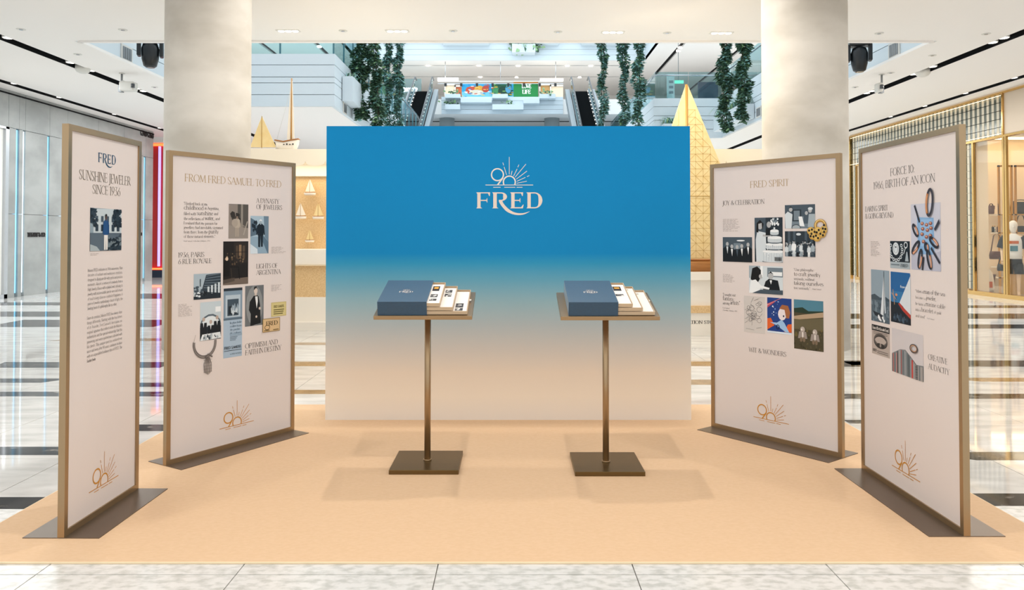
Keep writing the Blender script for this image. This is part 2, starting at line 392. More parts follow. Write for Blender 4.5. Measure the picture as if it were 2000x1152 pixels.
# ------------------------------------------------------------------ flat printed pictures
class Art:
    """flat print in the unit square, laid on local plane y = w, from (u0,v0) to (u1,v1)"""
    def __init__(s, u0, v0, u1, v1, w, base, step=.00012):
        s.mb = MB(); s.R = (u0, v0, u1, v1); s.w = w; s.step = step
        s.poly([(0, 0), (1, 0), (1, 1), (0, 1)], base)
    def P(s, x, y):
        x, y = min(max(x, 0), 1), min(max(y, 0), 1); u0, v0, u1, v1 = s.R
        return (u0 + (u1 - u0) * x, s.w, v0 + (v1 - v0) * y)
    def poly(s, pts, col): s.mb.face([s.P(*p) for p in pts], 0, lin(col)); s.w -= s.step; return s
    def r(s, x0, y0, x1, y1, col): return s.poly([(x0, y0), (x1, y0), (x1, y1), (x0, y1)], col)
    def e(s, cx, cy, rx, ry, col, n=14): return s.poly([(cx + rx * math.cos(2 * math.pi * i / n), cy + ry * math.sin(2 * math.pi * i / n)) for i in range(n)], col)
    def l(s, pts, t, col):
        asp = (s.R[3] - s.R[1]) / (s.R[2] - s.R[0]); n = len(pts); q = []
        closed = n > 3 and math.hypot(pts[0][0] - pts[-1][0], pts[0][1] - pts[-1][1]) < 1e-6
        for i in range(n):
            a, b = pts[i - 1 if i else (n - 2 if closed else 0)], pts[i + 1 if i < n - 1 else (1 if closed else n - 1)]
            dx, dy = b[0] - a[0], (b[1] - a[1]) * asp; L = math.hypot(dx, dy) or 1
            nx, ny = -dy / L * t / 2, dx / L * t / 2 / asp
            q.append((s.P(pts[i][0] + nx, pts[i][1] + ny), s.P(pts[i][0] - nx, pts[i][1] - ny)))
        for i in range(n - 1): s.mb.face([q[i][0], q[i][1], q[i + 1][1], q[i + 1][0]], 0, lin(col))
        s.w -= s.step; return s
    def rring(s, cx, cy, ra, rb, ang, t, col, a0=0, a1=360):
        """tilted ellipse outline; ra, rb in picture widths"""
        asp = (s.R[3] - s.R[1]) / (s.R[2] - s.R[0]); n = max(6, int((a1 - a0) / 15)); c_, s_ = math.cos(R(ang)), math.sin(R(ang)); pts = []
        for i in range(n + 1):
            u, v = ra * math.cos(R(a0 + (a1 - a0) * i / n)), rb * math.sin(R(a0 + (a1 - a0) * i / n))
            pts.append((cx + u * c_ - v * s_, cy + (u * s_ + v * c_) / asp))
        return s.l(pts, t, col)
    def ring(s, cx, cy, rx, ry, t, col, n=16): return s.l([(cx + rx * math.cos(2 * math.pi * i / n), cy + ry * math.sin(2 * math.pi * i / n)) for i in range(n + 1)], t, col)
    def speck(s, x0, y0, x1, y1, n, r, cols, seed=1):
        rd = random.Random(seed)
        for _ in range(n):
            k = r * rd.uniform(.5, 1.4); x, y = rd.uniform(x0, x1), rd.uniform(y0, y1)
            s.mb.face([s.P(x + k * math.cos(a + x * 9), y + k * rd.uniform(.6, 1.2) * math.sin(a + x * 9)) for a in (0, 1.3, 2.4, 3.6, 5)], 0, lin(rd.choice(cols)))
        s.w -= s.step; return s
    def man(s, x, y, h, coat, legs, skin, wd=.22, hair=None, shirt=None):
        """standing figure, feet at (x, y), height h in picture units"""
        a = (s.R[3] - s.R[1]) / (s.R[2] - s.R[0]); k = h * a * wd * .5
        s.poly([(x - k * .62, y), (x - k * .1, y), (x, y + h * .42), (x + k * .1, y), (x + k * .62, y), (x + k * .66, y + h * .52), (x - k * .66, y + h * .52)], legs)
        s.poly([(x - k * .75, y + h * .42), (x + k * .75, y + h * .42), (x + k * .95, y + h * .78), (x + k * .3, y + h * .86), (x - k * .3, y + h * .86), (x - k * .95, y + h * .78)], coat)
        for sg in (-1, 1): s.poly([(x + sg * k * .95, y + h * .78), (x + sg * k * 1.15, y + h * .45), (x + sg * k * .85, y + h * .44), (x + sg * k * .65, y + h * .76)], coat)
        if shirt: s.poly([(x - k * .22, y + h * .84), (x + k * .22, y + h * .84), (x, y + h * .58)], shirt)
        s.r(x - k * .14, y + h * .82, x + k * .14, y + h * .9, skin)
        s.e(x, y + h * .93, k * .36, h * .072, skin)
        if hair: s.poly([(x - k * .38, y + h * .93), (x - k * .3, y + h * 1.0), (x, y + h * 1.02), (x + k * .3, y + h * 1.0), (x + k * .38, y + h * .93), (x, y + h * .97)], hair)
        return s
    def text(s, t, x0, x1, y, cap, col, tk=.14, tn=.05):
        u0, v0, u1, v1 = s.R; W, H = u1 - u0, v1 - v0
        text_on(s.mb, t, u0 + x0 * W, u0 + x1 * W, v0 + y * H, cap * H, s.w, col, tk, tn); s.w -= s.step; return s
    def build(s, name, parent, label=None):
        o = s.mb.stagger(m=9).build(name, None, parent)
        if label: o['label'] = label
        return o
# ------------------------------------------------------------------ material list
mat('marble', '#e1e0dd', .045, spec=.5, noise=((2.2, 7, 4), '#cac9c6', .36, .62, 9))
mat('marble_grey', '#dddbd7', .22, spec=.4, noise=((16, 26, 16), '#c2c1bb', .36, .56, 12))
mat('grout', '#9d9a90', .6)
mat('dark_marble', '#242326', .07, spec=.3, noise=((5, 9, 5), '#8d8880', .3, .42, 8))
mat('tan_marble_and_reflection', '#a98a5f', .08, noise=((5, 9, 5), '#8a6c45', .35, .6, 8))
mat('ceiling_paint', '#f2eeea', .9, spec=.1)
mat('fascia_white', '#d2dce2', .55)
mat('wall_white', '#eceae6', .7)
mat('slot_black', '#121315', .8, spec=.15)
mat('plaster_column', '#e0dad0', .75, noise=((.9, .9, 1.6), '#c3bcb0', .34, .62, 11), bump=((3, 3, 5), .25, .01))
mat('stone_panel', '#a6a8a6', .42, noise=((1.3, .8, 1.3), '#8d908e', .36, .62, 9))
mat('bronze', '#aa9170', .36, metal=.85)
mat('bronze_dark', '#6f5a38', .34, metal=.8)
mat('bronze_plate', '#77685a', .38, metal=.75)
mat('brass_polished', '#cfa869', .16, metal=1.0)
mat('print_pink', '#e1d7d2', .55, spec=.25)
mat('carpet_tan', '#ddbd9b', .8, spec=.12, noise=((38, 60, 38), '#d8b793', .3, .68, 6))
mat('carpet_edge', '#f2dcb8', .6)
mat('linen_blue', '#074261', .4, spec=.8, noise=((60, 400, 400), '#053650', .3, .7, 3))
_p = MATS['linen_blue'].node_tree.nodes['Principled BSDF']; _p.inputs['Sheen Weight'].default_value = .3; _p.inputs['Sheen Roughness'].default_value = .45; _p.inputs['Sheen Tint'].default_value = (.75, .9, 1, 1)
mat('kraft_beige', '#c9b192', .6)
mat('paper', '#f2ece4', .6)
mat('rattan', '#ebcb98', .6, noise=((60, 60, 45), '#dab480', .35, .65, 3))
mat('kiosk_white', '#f7f0e4', .5)
mat('canopy_cream', '#fbf1dd', .6)
mat('sail_cream', '#f4ead8', .6)
mat('sail_gold', '#f2dda8', .55, noise=((9, 9, 9), '#ecd193', .3, .7, 3))
mat('wood_hull', '#b5793c', .4, noise=((3, 3, 40), '#95602b', .3, .7, 5))
mat('mast_wood', '#b98a4a', .45)
mat('gold_leaf', '#cba862', .4, metal=.3)
mat('black_plastic', '#0f1418', .35)
mat('black_gloss', '#07090c', .08)
mat('lens', '#1b2630', .04, coat=1)
mat('steel', '#b9bcc0', .25, metal=.9)
mat('grey_metal', '#8c8f92', .4, metal=.5)
mat('grey_paint', '#9aa3a6', .6)
mat('fixture_white', '#d8d6d0', .5)
mat('glass_clear', '#ffffff', .02, trans=1.0)
MATS['glass_clear'].node_tree.nodes['Principled BSDF'].inputs['IOR'].default_value = 1.08
def thin_glass(name, tint, k):
    m = bpy.data.materials.new(name); m.use_nodes = True; nt = m.node_tree
    nt.nodes.remove(nt.nodes['Principled BSDF'])
    t = nt.nodes.new('ShaderNodeBsdfTransparent'); t.inputs[0].default_value = (*lin(tint), 1)
    gl = nt.nodes.new('ShaderNodeBsdfGlossy'); gl.inputs['Roughness'].default_value = .02
    lw = nt.nodes.new('ShaderNodeLayerWeight'); lw.inputs['Blend'].default_value = .5
    pw = nt.nodes.new('ShaderNodeMath'); pw.operation = 'POWER'; pw.inputs[1].default_value = 5.0; nt.links.new(lw.outputs['Facing'], pw.inputs[0])
    fr = nt.nodes.new('ShaderNodeMath'); fr.operation = 'MULTIPLY_ADD'; fr.inputs[1].default_value = .6; fr.inputs[2].default_value = k; nt.links.new(pw.outputs[0], fr.inputs[0])
    mx = nt.nodes.new('ShaderNodeMixShader'); out = nt.nodes['Material Output']
    nt.links.new(fr.outputs[0], mx.inputs[0]); nt.links.new(t.outputs[0], mx.inputs[1]); nt.links.new(gl.outputs[0], mx.inputs[2]); nt.links.new(mx.outputs[0], out.inputs[0])
    MATS[name] = m
thin_glass('glass_green', '#d5ebee', .05)
thin_glass('glass_shop', '#fafaf8', .03)
mat('teal_metal', '#4f7f8a', .35, metal=.4)
mat('leaf_dark', '#47664f', .55, spec=.3)
mat('leaf_teal', '#7aa7a3', .5, spec=.4)
mat('leaf_light', '#92b583', .5)
mat('stem_brown', '#54493a', .7)
mat('block_dark_reflect', '#59625c', .15, metal=.2)
mat('block_bright_reflect', '#cbc4b1', .4)  # pale facet colour carries the bright reflection of the glass
mat('red_lacquer', '#c01812', .35)
mat('navy', '#15233a', .5)
mat('cream_wall', '#f3dfc4', .7)
mat('header_beige', '#cdbda9', .5)
mat('mannequin_skin', '#e5c3a0', .5)
mat('mannequin_head', '#eee6dc', .5)
mat('tee_white', '#f1efec', .8)
mat('cloth_black', '#191a1d', .8)
mat('leather_black', '#1f2022', .35)
mat('leather_brown', '#5a3a31', .4)
mat('cardboard', '#c39a62', .7)
mat('plastic_bag', '#e8e4de', .25)
mat('orange_item', '#c9673a', .5)
mat('green_banner', '#1f7a3d', .6)
mat('letter_black', '#1c1b1a', .5)
emitter('led_blue', '#7cc8f2', 1.2)
emitter('led_white', '#d8f0ff', 1.4)
emitter('led_violet', '#a99cff', 1.4)
emitter('led_orange', '#ff7a3c', 1.8)
emitter('lamp_glow', '#fff6e8', 4.0)
emitter('lamp_warm', '#ffe2ad', 6.0)
emitter('lightbox_white', '#ebe9e4', .12)
emitter('exit_green', '#6fd6b0', 1.2)
emitter('shop_sign_glow', '#e8f8ff', 2.0)

# ------------------------------------------------------------------ floor
def structure(o, label=None): return tag(o, label, None, None, 'structure')
fl = MB()
TX0, TX1, TY0, TY1, TS = .548 - 9 * .885, .548 + 9 * .885, 3.43 - .885, 3.43 + 11 * .885, .885
fl.box(-26, -6, -.3, 26, 72, -.012, 0)
fl.box(-26, -6, -.012, 26, TY0, 0, 1); fl.box(-26, TY1, -.012, 26, 72, 0, 1)
fl.box(-26, TY0, -.012, TX0, TY1, 0, 1); fl.box(TX1, TY0, -.012, 26, TY1, 0, 1)
floor = structure(fl.build('floor', ['grout', 'marble']), 'polished white marble mall floor with dark and tan inlaid bands')
gap = .0025
tp = MB().box(gap, gap, -.011, TS - gap, TS - gap, 0).build('tile', 'marble', floor)
tile_near = MB().box(gap, gap, -.011, TS - gap, TS - gap, 0).build('tile', 'marble_grey', floor)
first = {}
for i in range(18):
    for j in range(12):
        x, y = TX0 + i * TS, TY0 + j * TS
        if x > -2.66 and x + TS < 2.66 and y > 3.54 and y + TS < 6.82: continue
        src = tile_near if j < 2 else tp
        if src not in first: src.location = (x, y, 0); first[src] = 1
        else: clone(src, 'tile', floor, (x, y, 0))
def inlay(y0, y1, x0, x1, m='dark_marble', s0=0, s1=0):
    """band of inlaid marble; s0, s1 slant its ends"""
    MB().prism([(x0, y0), (x1, y0), (x1 + s1, y1), (x0 + s0, y1)], -.004, .0006).build('inlay_band', m, floor)
def fy(py): return 1.5 * FPX / (py - 460)
def band(p0, p1, xa, xb, m='dark_marble', s0=0, s1=0):
    y1, y0 = fy(p0), fy(p1); ym = (y0 + y1) / 2
    inlay(y0, y1, (xa - 1000) * ym / 1500, (xb - 1000) * ym / 1500, m, s0, s1)
# left of the platform
band(967, 990, -240, 140); band(870, 886, -160, 145); band(763.5, 772.5, 14, 330, s0=-.18); band(738, 746, -120, 96, s1=.2); band(706, 717, 8, 330, s0=-.1)
band(624, 638, 10, 330); band(608, 618, -60, 190, s1=.5); band(827, 839.5, 236, 420); band(746, 754, 232, 420); band(590, 596, -40, 240)
band(573, 583, 250, 420); band(660, 665, 110, 330, 'tan_marble_and_reflection', .2, .2)
# centre, behind the back wall; tan here includes the kiosk's painted reflection
band(705, 714, 560, 690, 'tan_marble_and_reflection'); band(760, 768, 560, 690, 'tan_marble_and_reflection'); band(668, 673, 540, 700, 'tan_marble_and_reflection', .3, .3)
band(705, 714, 1310, 1400, 'tan_marble_and_reflection'); band(740, 750, 1300, 1400, 'tan_marble_and_reflection')
# right of the platform
band(703, 715, 1560, 2080, s0=-.3); band(736.5, 744, 1902, 2140, 'tan_marble_and_reflection', -.35); band(767.5, 777, 1560, 2100); band(612, 622, 1560, 2050, s0=.6)
band(880, 896, 1885, 2220, s0=-.28); band(960, 984, 1890, 2300, s0=-.35); band(633, 641, 1640, 1980, s1=.4); band(596, 601, 1700, 2040)
band(705, 712, 1652, 1690); band(818, 825, 1650, 1705)

# ------------------------------------------------------------------ ceiling of the ground floor
ZC = 5.0
ce = MB()
def cbox(x0, x1, y0, y1, z0=ZC, z1=ZC + .3): ce.box(x0, y0, z0, x1, y1, z1)
VX0, VX1, VY = -7.77, 7.55, 13.75
SL = [(-11.68, -11.46), (-9.16, -8.9)]; SR = [(8.68, 8.94), (11.14, 11.36)]
xs = [-26] + [v for s_ in SL for v in s_] + [VX0]
def cedge(x): return x
for a, b in zip(xs[0::2], xs[1::2]): cbox(a, b if b != VX0 else VX0 - .1, -6, 60)
xs = [VX1] + [v for s_ in SR for v in s_] + [26]
for a, b in zip(xs[0::2], xs[1::2]): cbox(a if a != VX1 else VX1 + .1, b, -6, 60)
cbox(VX0 - .1, VX1 + .1, -6, VY)
cbox(VX0 - .1, -4.91, 20.85, 60); cbox(5.2, VX1 + .1, 27.6, 60); cbox(-4.91, 5.2, 41, 60)
ceiling = structure(ce.build('ceiling', 'ceiling_paint'), 'smooth cream mall ceiling with black light slots around the atrium opening')
for a, b in SL + SR:
    MB().box(a, -6, ZC + .1, b, 60, ZC + .12).box(a - .001, -6, ZC + .002, a + .012, 60, ZC + .1).box(b - .012, -6, ZC + .002, b + .001, 60, ZC + .1).build('slot_channel', 'slot_black', ceiling)
for x0, x1 in ((VX0 - .05, VX0 + .03), (VX1 - .03, VX1 + .05)):
    MB().box(x0, VY, ZC - .03, x1, 27.4 if x0 > 0 else 20.7, ZC + .02).build('edge_bead', 'ceiling_paint', ceiling)
MB().box(VX0, VY - .04, ZC - .03, VX1, VY + .04, ZC + .02).build('edge_bead', 'ceiling_paint', ceiling)
# upper decks (floor slabs of the first gallery) with boarded fascias
dk = MB()
for b in ((-26, 13.75, VX0 - .1), (VX1 + .1, 13.75, 26)): dk.box(b[0], b[1], ZC + .3, b[2], 60, 6.36)
dk.box(VX0 - .1, 20.86, ZC + .3, -4.92, 60, 6.36); dk.box(5.21, 27.61, ZC + .3, VX1 + .1, 60, 6.36); dk.box(-4.9, 41, ZC + .3, 5.2, 60, 5.9)
dk.box(VX0 - .1, -6, ZC + .3, VX1 + .1, VY - .11, 5.6)
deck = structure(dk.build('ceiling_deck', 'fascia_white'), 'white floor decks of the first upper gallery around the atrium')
ZB = [5.0, 5.32, 5.64, 5.8, 6.13, 6.44]
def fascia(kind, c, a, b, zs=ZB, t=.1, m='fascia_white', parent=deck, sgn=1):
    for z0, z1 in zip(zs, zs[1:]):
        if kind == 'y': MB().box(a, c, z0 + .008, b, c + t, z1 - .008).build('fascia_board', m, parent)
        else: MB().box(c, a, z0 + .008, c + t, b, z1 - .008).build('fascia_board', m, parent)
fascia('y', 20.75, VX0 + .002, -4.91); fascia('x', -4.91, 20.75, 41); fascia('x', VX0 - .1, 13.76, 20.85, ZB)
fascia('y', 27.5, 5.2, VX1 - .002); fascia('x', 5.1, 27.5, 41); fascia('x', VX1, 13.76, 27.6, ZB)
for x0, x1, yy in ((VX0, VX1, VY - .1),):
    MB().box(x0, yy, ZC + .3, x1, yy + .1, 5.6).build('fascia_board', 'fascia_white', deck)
# the high ring ceiling at the fourth level, with border slots
hr = MB()
def hbox(x0, x1, y0, y1): hr.box(x0, y0, 15, x1, y1, 15.3)
xs = [-26, -17.8, -17.45, -13.95, -13.6, -12]
for a, b in zip(xs[0::2], xs[1::2]): hbox(a, b, 10, 74)
xs = [10.3, 11.85, 12.2, 16.35, 16.7, 26]
for a, b in zip(xs[0::2], xs[1::2]): hbox(a, b, 10, 74)
for a, b in ((59, 60.6), (60.95, 64.9), (65.25, 74)): hbox(-12, 10.3, a, b)
high = structure(hr.build('ceiling_high', 'ceiling_paint'), 'white high level ceiling with black border slots at top of atrium')
for b in ((-17.8, 10, -17.45, 74), (-13.95, 10, -13.6, 74), (11.85, 10, 12.2, 74), (16.35, 10, 16.7, 74), (-12, 60.6, 10.3, 60.95), (-12, 64.9, 10.3, 65.25)):
    MB().box(b[0], b[1], 15.12, b[2], b[3], 15.14).build('slot_back', 'slot_black', high)
fascia('y', 58.9, -12, 10.3, [15, 15.42, 15.84, 16.26, 16.7, 17.2], parent=high)
fascia('x', 10.3, 20, 59, [15, 16.0, 17.2], parent=high); fascia('x', -12.1, 20, 59, [15, 16.0, 17.2], parent=high)
# third level deck at the far end
l3 = MB(); l3.box(-26, 51.1, 9.6, 26, 74, 10.6)
deck3 = structure(l3.build('ceiling_far', 'ceiling_paint'), 'far white upper deck with planter boxes between two escalators')
fascia('y', 51.0, -4.7, 3.4, [9.6, 9.9, 10.2, 10.48, 10.75], parent=deck3)
MB().box(-8, 54.2, 9.585, 8, 54.5, 9.6).build('slot_line', 'slot_black', deck3)
# walls
W = MB()
W.box(-26.3, 10, 5, -26, 74, 17)
structure(W.build('wall_gallery_left', 'wall_white'), 'white wall at back of left upper gallery')
structure(MB().box(26, 10, 5, 26.3, 74, 17).build('wall_gallery_right', 'wall_white'), 'white wall at back of right upper gallery')
structure(MB().box(-26, 73.7, 0, 26, 74, 17).build('wall_far', 'wall_white'), 'white end wall at far end of atrium')
wb = structure(MB().box(-14, 36, 0, 14, 36.3, 5).build('wall_back', 'wall_white'), 'white ground floor wall far behind the kiosk')
MB().box(-10.2, 35.9, 3.2, -8.55, 36, 5.0).build('dark_opening', 'slot_black', wb)
MB().box(-11.2, 35.9, 3.2, -11.0, 36, 4.9).build('dark_opening', 'grey_paint', wb)

# ------------------------------------------------------------------ columns
for x, lab in ((-4.145, 'round raw plaster column rising behind the tall narrow left-hand boards'), (3.99, 'round raw plaster column beside the glass block storefront')):
    c = MB(); c.cyl(0, 0, 0, ZC, .555, 48)
    structure(c.build('column', 'plaster_column', loc=(x, 10.45, 0)), lab)

# ------------------------------------------------------------------ left store wall
XL = -12.1
def yl(px): return 1500 * 12.1 / (1000 - px)
wl = structure(MB().box(XL - .4, 8, 0, XL - .12, 25.85, ZC).build('wall_left', 'grey_paint'), 'grey stone store wall with blue light strips and small letters')
stone = [(18.42, 18.70), (18.82, 18.96), (19.06, 19.96), (20.06, 20.62), (20.86, 22.4), (22.41, 23.9), (23.91, 25.2), (25.34, 25.85)]
for a, b in stone:
    for z0, z1 in ((0, 2.02), (2.03, 4.1), (4.11, ZC)):
        MB().box(XL - .12, a, z0, XL, b, z1).build('stone_panel', 'stone_panel', wl)
for a, b in ((8, 14), (14.01, 18.41)):
    MB().box(XL - .12, a, 4.11, XL, b, ZC).build('stone_panel', 'stone_panel', wl)
for a, b in ((18.70, 18.82), (18.96, 19.06), (19.96, 20.06), (20.62, 20.86), (25.2, 25.34)):
    MB().box(XL - .12, a, 4.11, XL - .004, b, ZC).build('stone_panel', 'stone_panel', wl)
for a, b, m in ((18.74, 18.79, 'led_blue'), (18.98, 19.04, 'led_white'), (19.98, 20.05, 'led_blue'), (20.66, 20.84, 'led_white'), (25.24, 25.31, 'led_blue')):
    o = MB().box(XL - .1, a, .1, XL - .03, b, 4.08).build('light_strip', m); o.parent = wl
MB().box(XL - .1, 14.2, .1, XL - .04, 18.28, 4.05).build('lit_window', 'lightbox_white', wl)
f = MB()
f.box(XL - .1, 18.28, 0, XL + .03, 18.40, 4.1); f.box(XL - .1, 14.0, 0, XL + .03, 14.2, 4.1); f.box(XL - .1, 14.0, 4.05, XL + .03, 18.4, 4.1); f.box(XL - .1, 14.0, 0, XL + .03, 18.4, .1)
f.build('window_frame', 'steel', wl)
bd = MB(); bd.box(XL - .12, 8, ZC - .1, XL + .03, 25.85, ZC - .07); bd.build('shadow_gap', 'slot_black', wl)
def wall_letters(name, s, y0, y1, z, cap, x, parent, m, left=True, tk=.2, depth=.02):
    mb = MB(); k = (y1 - y0) / text_width(s)
    pt = (lambda a, b: (x, y0 + a * k, z + b * cap))
    draw_text(mb, s, pt, None, tk, tk * .6)
    o = mb.stagger(0, 1e-4).build(name, m, parent)
    sl = o.modifiers.new('depth', 'SOLIDIFY'); sl.thickness = depth
    return o
wall_letters('letters', 'TIFFANY & CO.', yl(53), yl(88), zat(462, 19.5), .1, XL + .02, wl, 'letter_black', tk=.17)
wall_letters('letters', 'TIFFANY & CO.', 24.55, 25.1, zat(460, 25), .1, XL + .02, wl, 'letter_black', tk=.17)
wall_letters('letters', 'G34.0-G36.0', yl(272), yl(297.5), zat(266, 25.2), .17, XL + .02, wl, 'letter_black', tk=.13)

# red lacquered store beyond the left wall
rs = structure(MB().box(-13.4, 27.6, 0, -9.7, 27.8, ZC).build('wall_red', 'red_lacquer'), 'red lacquer store front with violet neon line and orange glowing edge')
MB().box(-13.4, 27.5, 4.72, -9.7, 27.6, 4.8).build('light_strip', 'led_orange', rs)
MB().box(-13.4, 27.5, .28, -9.7, 27.6, .34).build('light_strip', 'led_orange', rs)
MB().box(-13.4, 27.45, 0, -9.7, 27.6, .26).build('plinth', 'navy', rs)
MB().box(xat(309, 27.5) - .02, 27.5, .4, xat(309, 27.5) + .03, 27.6, 4.7).build('light_strip', 'led_violet', rs)
MB().box(-13.4, 27.3, 4.82, -9.7, 27.6, ZC).build('lintel', 'wall_white', rs)

# ------------------------------------------------------------------ right store wall
XR = 11.8
ZH0, ZH1 = 3.93, 4.93
wr = structure(MB().box(XR, 8, ZH1, XR + .4, 26.75, ZC)
               .box(XR + .1, 26.3, 0, XR + .4, 26.75, ZH0).box(XR + .1, 19.66, 0, XR + .4, 20.05, ZH0).build('wall_right', 'cream_wall'), 'gold trimmed store front of backlit glass blocks')
MB().box(XR, 8, ZH0, XR + .4, 18.36, ZH1).build('header_panel', 'header_beige', wr)
MB().box(XR + .1, 18.4, ZH0, XR + .4, 26.75, ZH1).build('block_backing', 'slot_black', wr)
bl = MB()   # one block: bright and dark reflections painted as two facet colours, shallow ridge
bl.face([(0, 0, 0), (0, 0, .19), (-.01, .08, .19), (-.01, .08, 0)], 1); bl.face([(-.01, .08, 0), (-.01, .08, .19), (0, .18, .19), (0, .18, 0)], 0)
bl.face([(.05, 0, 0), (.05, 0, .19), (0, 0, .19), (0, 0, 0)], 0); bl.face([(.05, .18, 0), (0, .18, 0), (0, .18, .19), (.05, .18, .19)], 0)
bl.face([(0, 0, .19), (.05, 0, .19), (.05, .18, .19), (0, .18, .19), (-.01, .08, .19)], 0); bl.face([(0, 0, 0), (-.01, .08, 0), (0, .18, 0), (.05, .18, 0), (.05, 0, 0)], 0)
b0 = bl.build('glass_block', ['block_dark_reflect', 'block_bright_reflect'], wr)
used = False
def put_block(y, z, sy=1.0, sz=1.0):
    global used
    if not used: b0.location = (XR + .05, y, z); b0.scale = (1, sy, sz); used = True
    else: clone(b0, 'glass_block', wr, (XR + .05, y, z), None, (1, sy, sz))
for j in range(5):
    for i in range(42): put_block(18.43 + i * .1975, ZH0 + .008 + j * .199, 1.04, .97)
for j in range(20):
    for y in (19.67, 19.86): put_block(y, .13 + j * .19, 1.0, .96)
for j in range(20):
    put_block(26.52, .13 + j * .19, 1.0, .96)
gd = MB(); gd.box(XR - .03, 8, ZH1 - .02, XR + .08, 26.78, ZH1 + .03); gd.box(XR - .04, 18.36, ZH0 - .02, XR + .08, 18.41, ZH1); gd.box(XR - .03, 26.74, 0, XR + .08, 26.78, ZH1)
gd.box(XR - .03, 8, ZH0 - .06, XR + .06, 26.3, ZH0 - .01)
gd.build('gold_trim', 'brass_polished', wr)
for z, e in ((ZH1 - .06, 1), (ZH0 + .02, -1)):
    MB().box(XR - .02, 18.45, z + .005, XR - .012, 26.7, z + .010).build('light_strip', 'lamp_warm', wr)
for yy in (19.64, 18.42, 20.1, 26.28):
    MB().box(XR - .03, yy - .07 if yy < 20 else yy - .03, .1, XR + .03, yy, ZH0 - .06).build('brass_post', 'brass_polished', wr)
MB().box(XR - .03, 18.27, .1, XR + .03, 18.33, ZH0 - .06).build('brass_post', 'brass_polished', wr)
MB().box(XR - .06, 8, 0, XR + .12, 26.3, .1).build('brass_sill', 'brass_polished', wr)
for a, b in ((18.43, 19.52), (20.1, 26.25)):
    w_ = structure(MB().box(XR + .02, a, .1, XR + .035, b, ZH0 - .06).build('window_1' if a < 20 else 'window_2', 'glass_shop'), 'clear shop window in brass frame' + (' beside the door' if a < 20 else ' behind the tall board'))
dr = structure(MB().box(XR + .02, 15.2, .1, XR + .035, 18.25, ZH0 - .06).build('door_1', 'glass_shop'), 'clear glass shop door edged with brass')
# boutique interior
bi = MB()
bi.box(XR + .4, 23.2, 0, 18, 23.4, 4.6); bi.box(18, 8, 0, 18.2, 23.4, 4.6)
bw = structure(bi.build('wall_boutique', 'cream_wall'), 'warm cream back wall inside the right-hand boutique')
structure(MB().box(XR + .1, 8, 4.4, 18, 23.2, 4.6).build('ceiling_boutique', 'ceiling_paint'), 'white ceiling inside the boutique')
MB().box(12.2, 22.6, 4.36, 18, 22.8, 4.4).build('light_strip', 'lamp_warm', bw)
MB().box(12.2, 20.4, 4.36, 18, 20.5, 4.4).build('light_strip', 'lamp_warm', bw)
MB().box(XR + .6, 21.4, 0, XR + 1.15, 21.8, 4.4).build('partition', 'cream_wall', bw)
lamp('AREA', (14, 20.0, 4.3), 190, (1, .86, .66), (3.6, 5), target=(14, 20.0, 0), name='boutique_lamp')
# ------------------------------------------------------------------ platform
CZ = .008
cp = MB(); cp.box(-2.66, 3.546, .0006, 2.66, 6.82, CZ)
carpet = tag(cp.build('platform', 'carpet_tan'), 'thin tan hardboard floor platform under the whole display', 'platform')
MB().box(-2.662, 3.538, .0006, 2.662, 3.546, CZ).build('edge_strip', 'carpet_edge', carpet)
MB().box(-2.664, 3.546, .0006, -2.66, 6.82, CZ).build('edge_strip', 'carpet_edge', carpet)
MB().box(2.66, 3.546, .0006, 2.664, 6.82, CZ).build('edge_strip', 'carpet_edge', carpet)

# ------------------------------------------------------------------ blue back wall
BY, BX0, BX1, BZ = 6.25, -1.513, 1.452, 2.385
m = bpy.data.materials.new('sunset_print'); m.use_nodes = True; nt = m.node_tree; p = nt.nodes['Principled BSDF']
p.inputs['Roughness'].default_value = .6; p.inputs['Specular IOR Level'].default_value = .2
tc = nt.nodes.new('ShaderNodeTexCoord'); sx = nt.nodes.new('ShaderNodeSeparateXYZ'); rmp = nt.nodes.new('ShaderNodeValToRGB')
dv = nt.nodes.new('ShaderNodeMath'); dv.operation = 'DIVIDE'; dv.inputs[1].default_value = BZ
nt.links.new(tc.outputs['Object'], sx.inputs[0]); nt.links.new(sx.outputs['Z'], dv.inputs[0]); nt.links.new(dv.outputs[0], rmp.inputs[0]); nt.links.new(rmp.outputs[0], p.inputs['Base Color'])
stops = [(0, '#e6ddd2'), (.08, '#eee0cd'), (.16, '#e8d8c5'), (.24, '#d0cac2'), (.32, '#b2bcbe'), (.40, '#92b4be'), (.47, '#66a6bf'), (.53, '#3096c0'), (.565, '#0788c4'), (1.0, '#008fcf')]
e = rmp.color_ramp.elements
while len(e) < len(stops): e.new(.5)
for el, (pos, c) in zip(e, stops): el.position = pos; el.color = (*lin(c), 1)
MATS['sunset_print'] = m
back = empty('backdrop_wall', (0, BY, CZ), 0, 'wide freestanding back wall printed blue fading to sand with white sun logo', 'display wall')
MB().box(BX0 + .01, .012, 0, BX1 - .01, .3, BZ - .004).build('body', 'wall_white', back)
MB().box(BX0, 0, 0, BX1, .012, BZ).build('printed_panel', 'sunset_print', back)
lg = MB(); kx = BY / 1500 / 7.68
def bu(c): return (900 + c / 7.68 - 1000) * BY / 1500
def bv(c): return zat(290 + c / 7.68, BY) - CZ
emblem(lg, bu(370), bu(1085), bv(547), -.001, '#f3ebe0'); lo = lg.stagger().build('sun_emblem', None, back)
lg = MB(); wordmark(lg, bu(230), bu(1222), bv(895), bv(657) - bv(895), -.001, '#f0e0d2'); lg.stagger().build('logo_lettering', None, back)

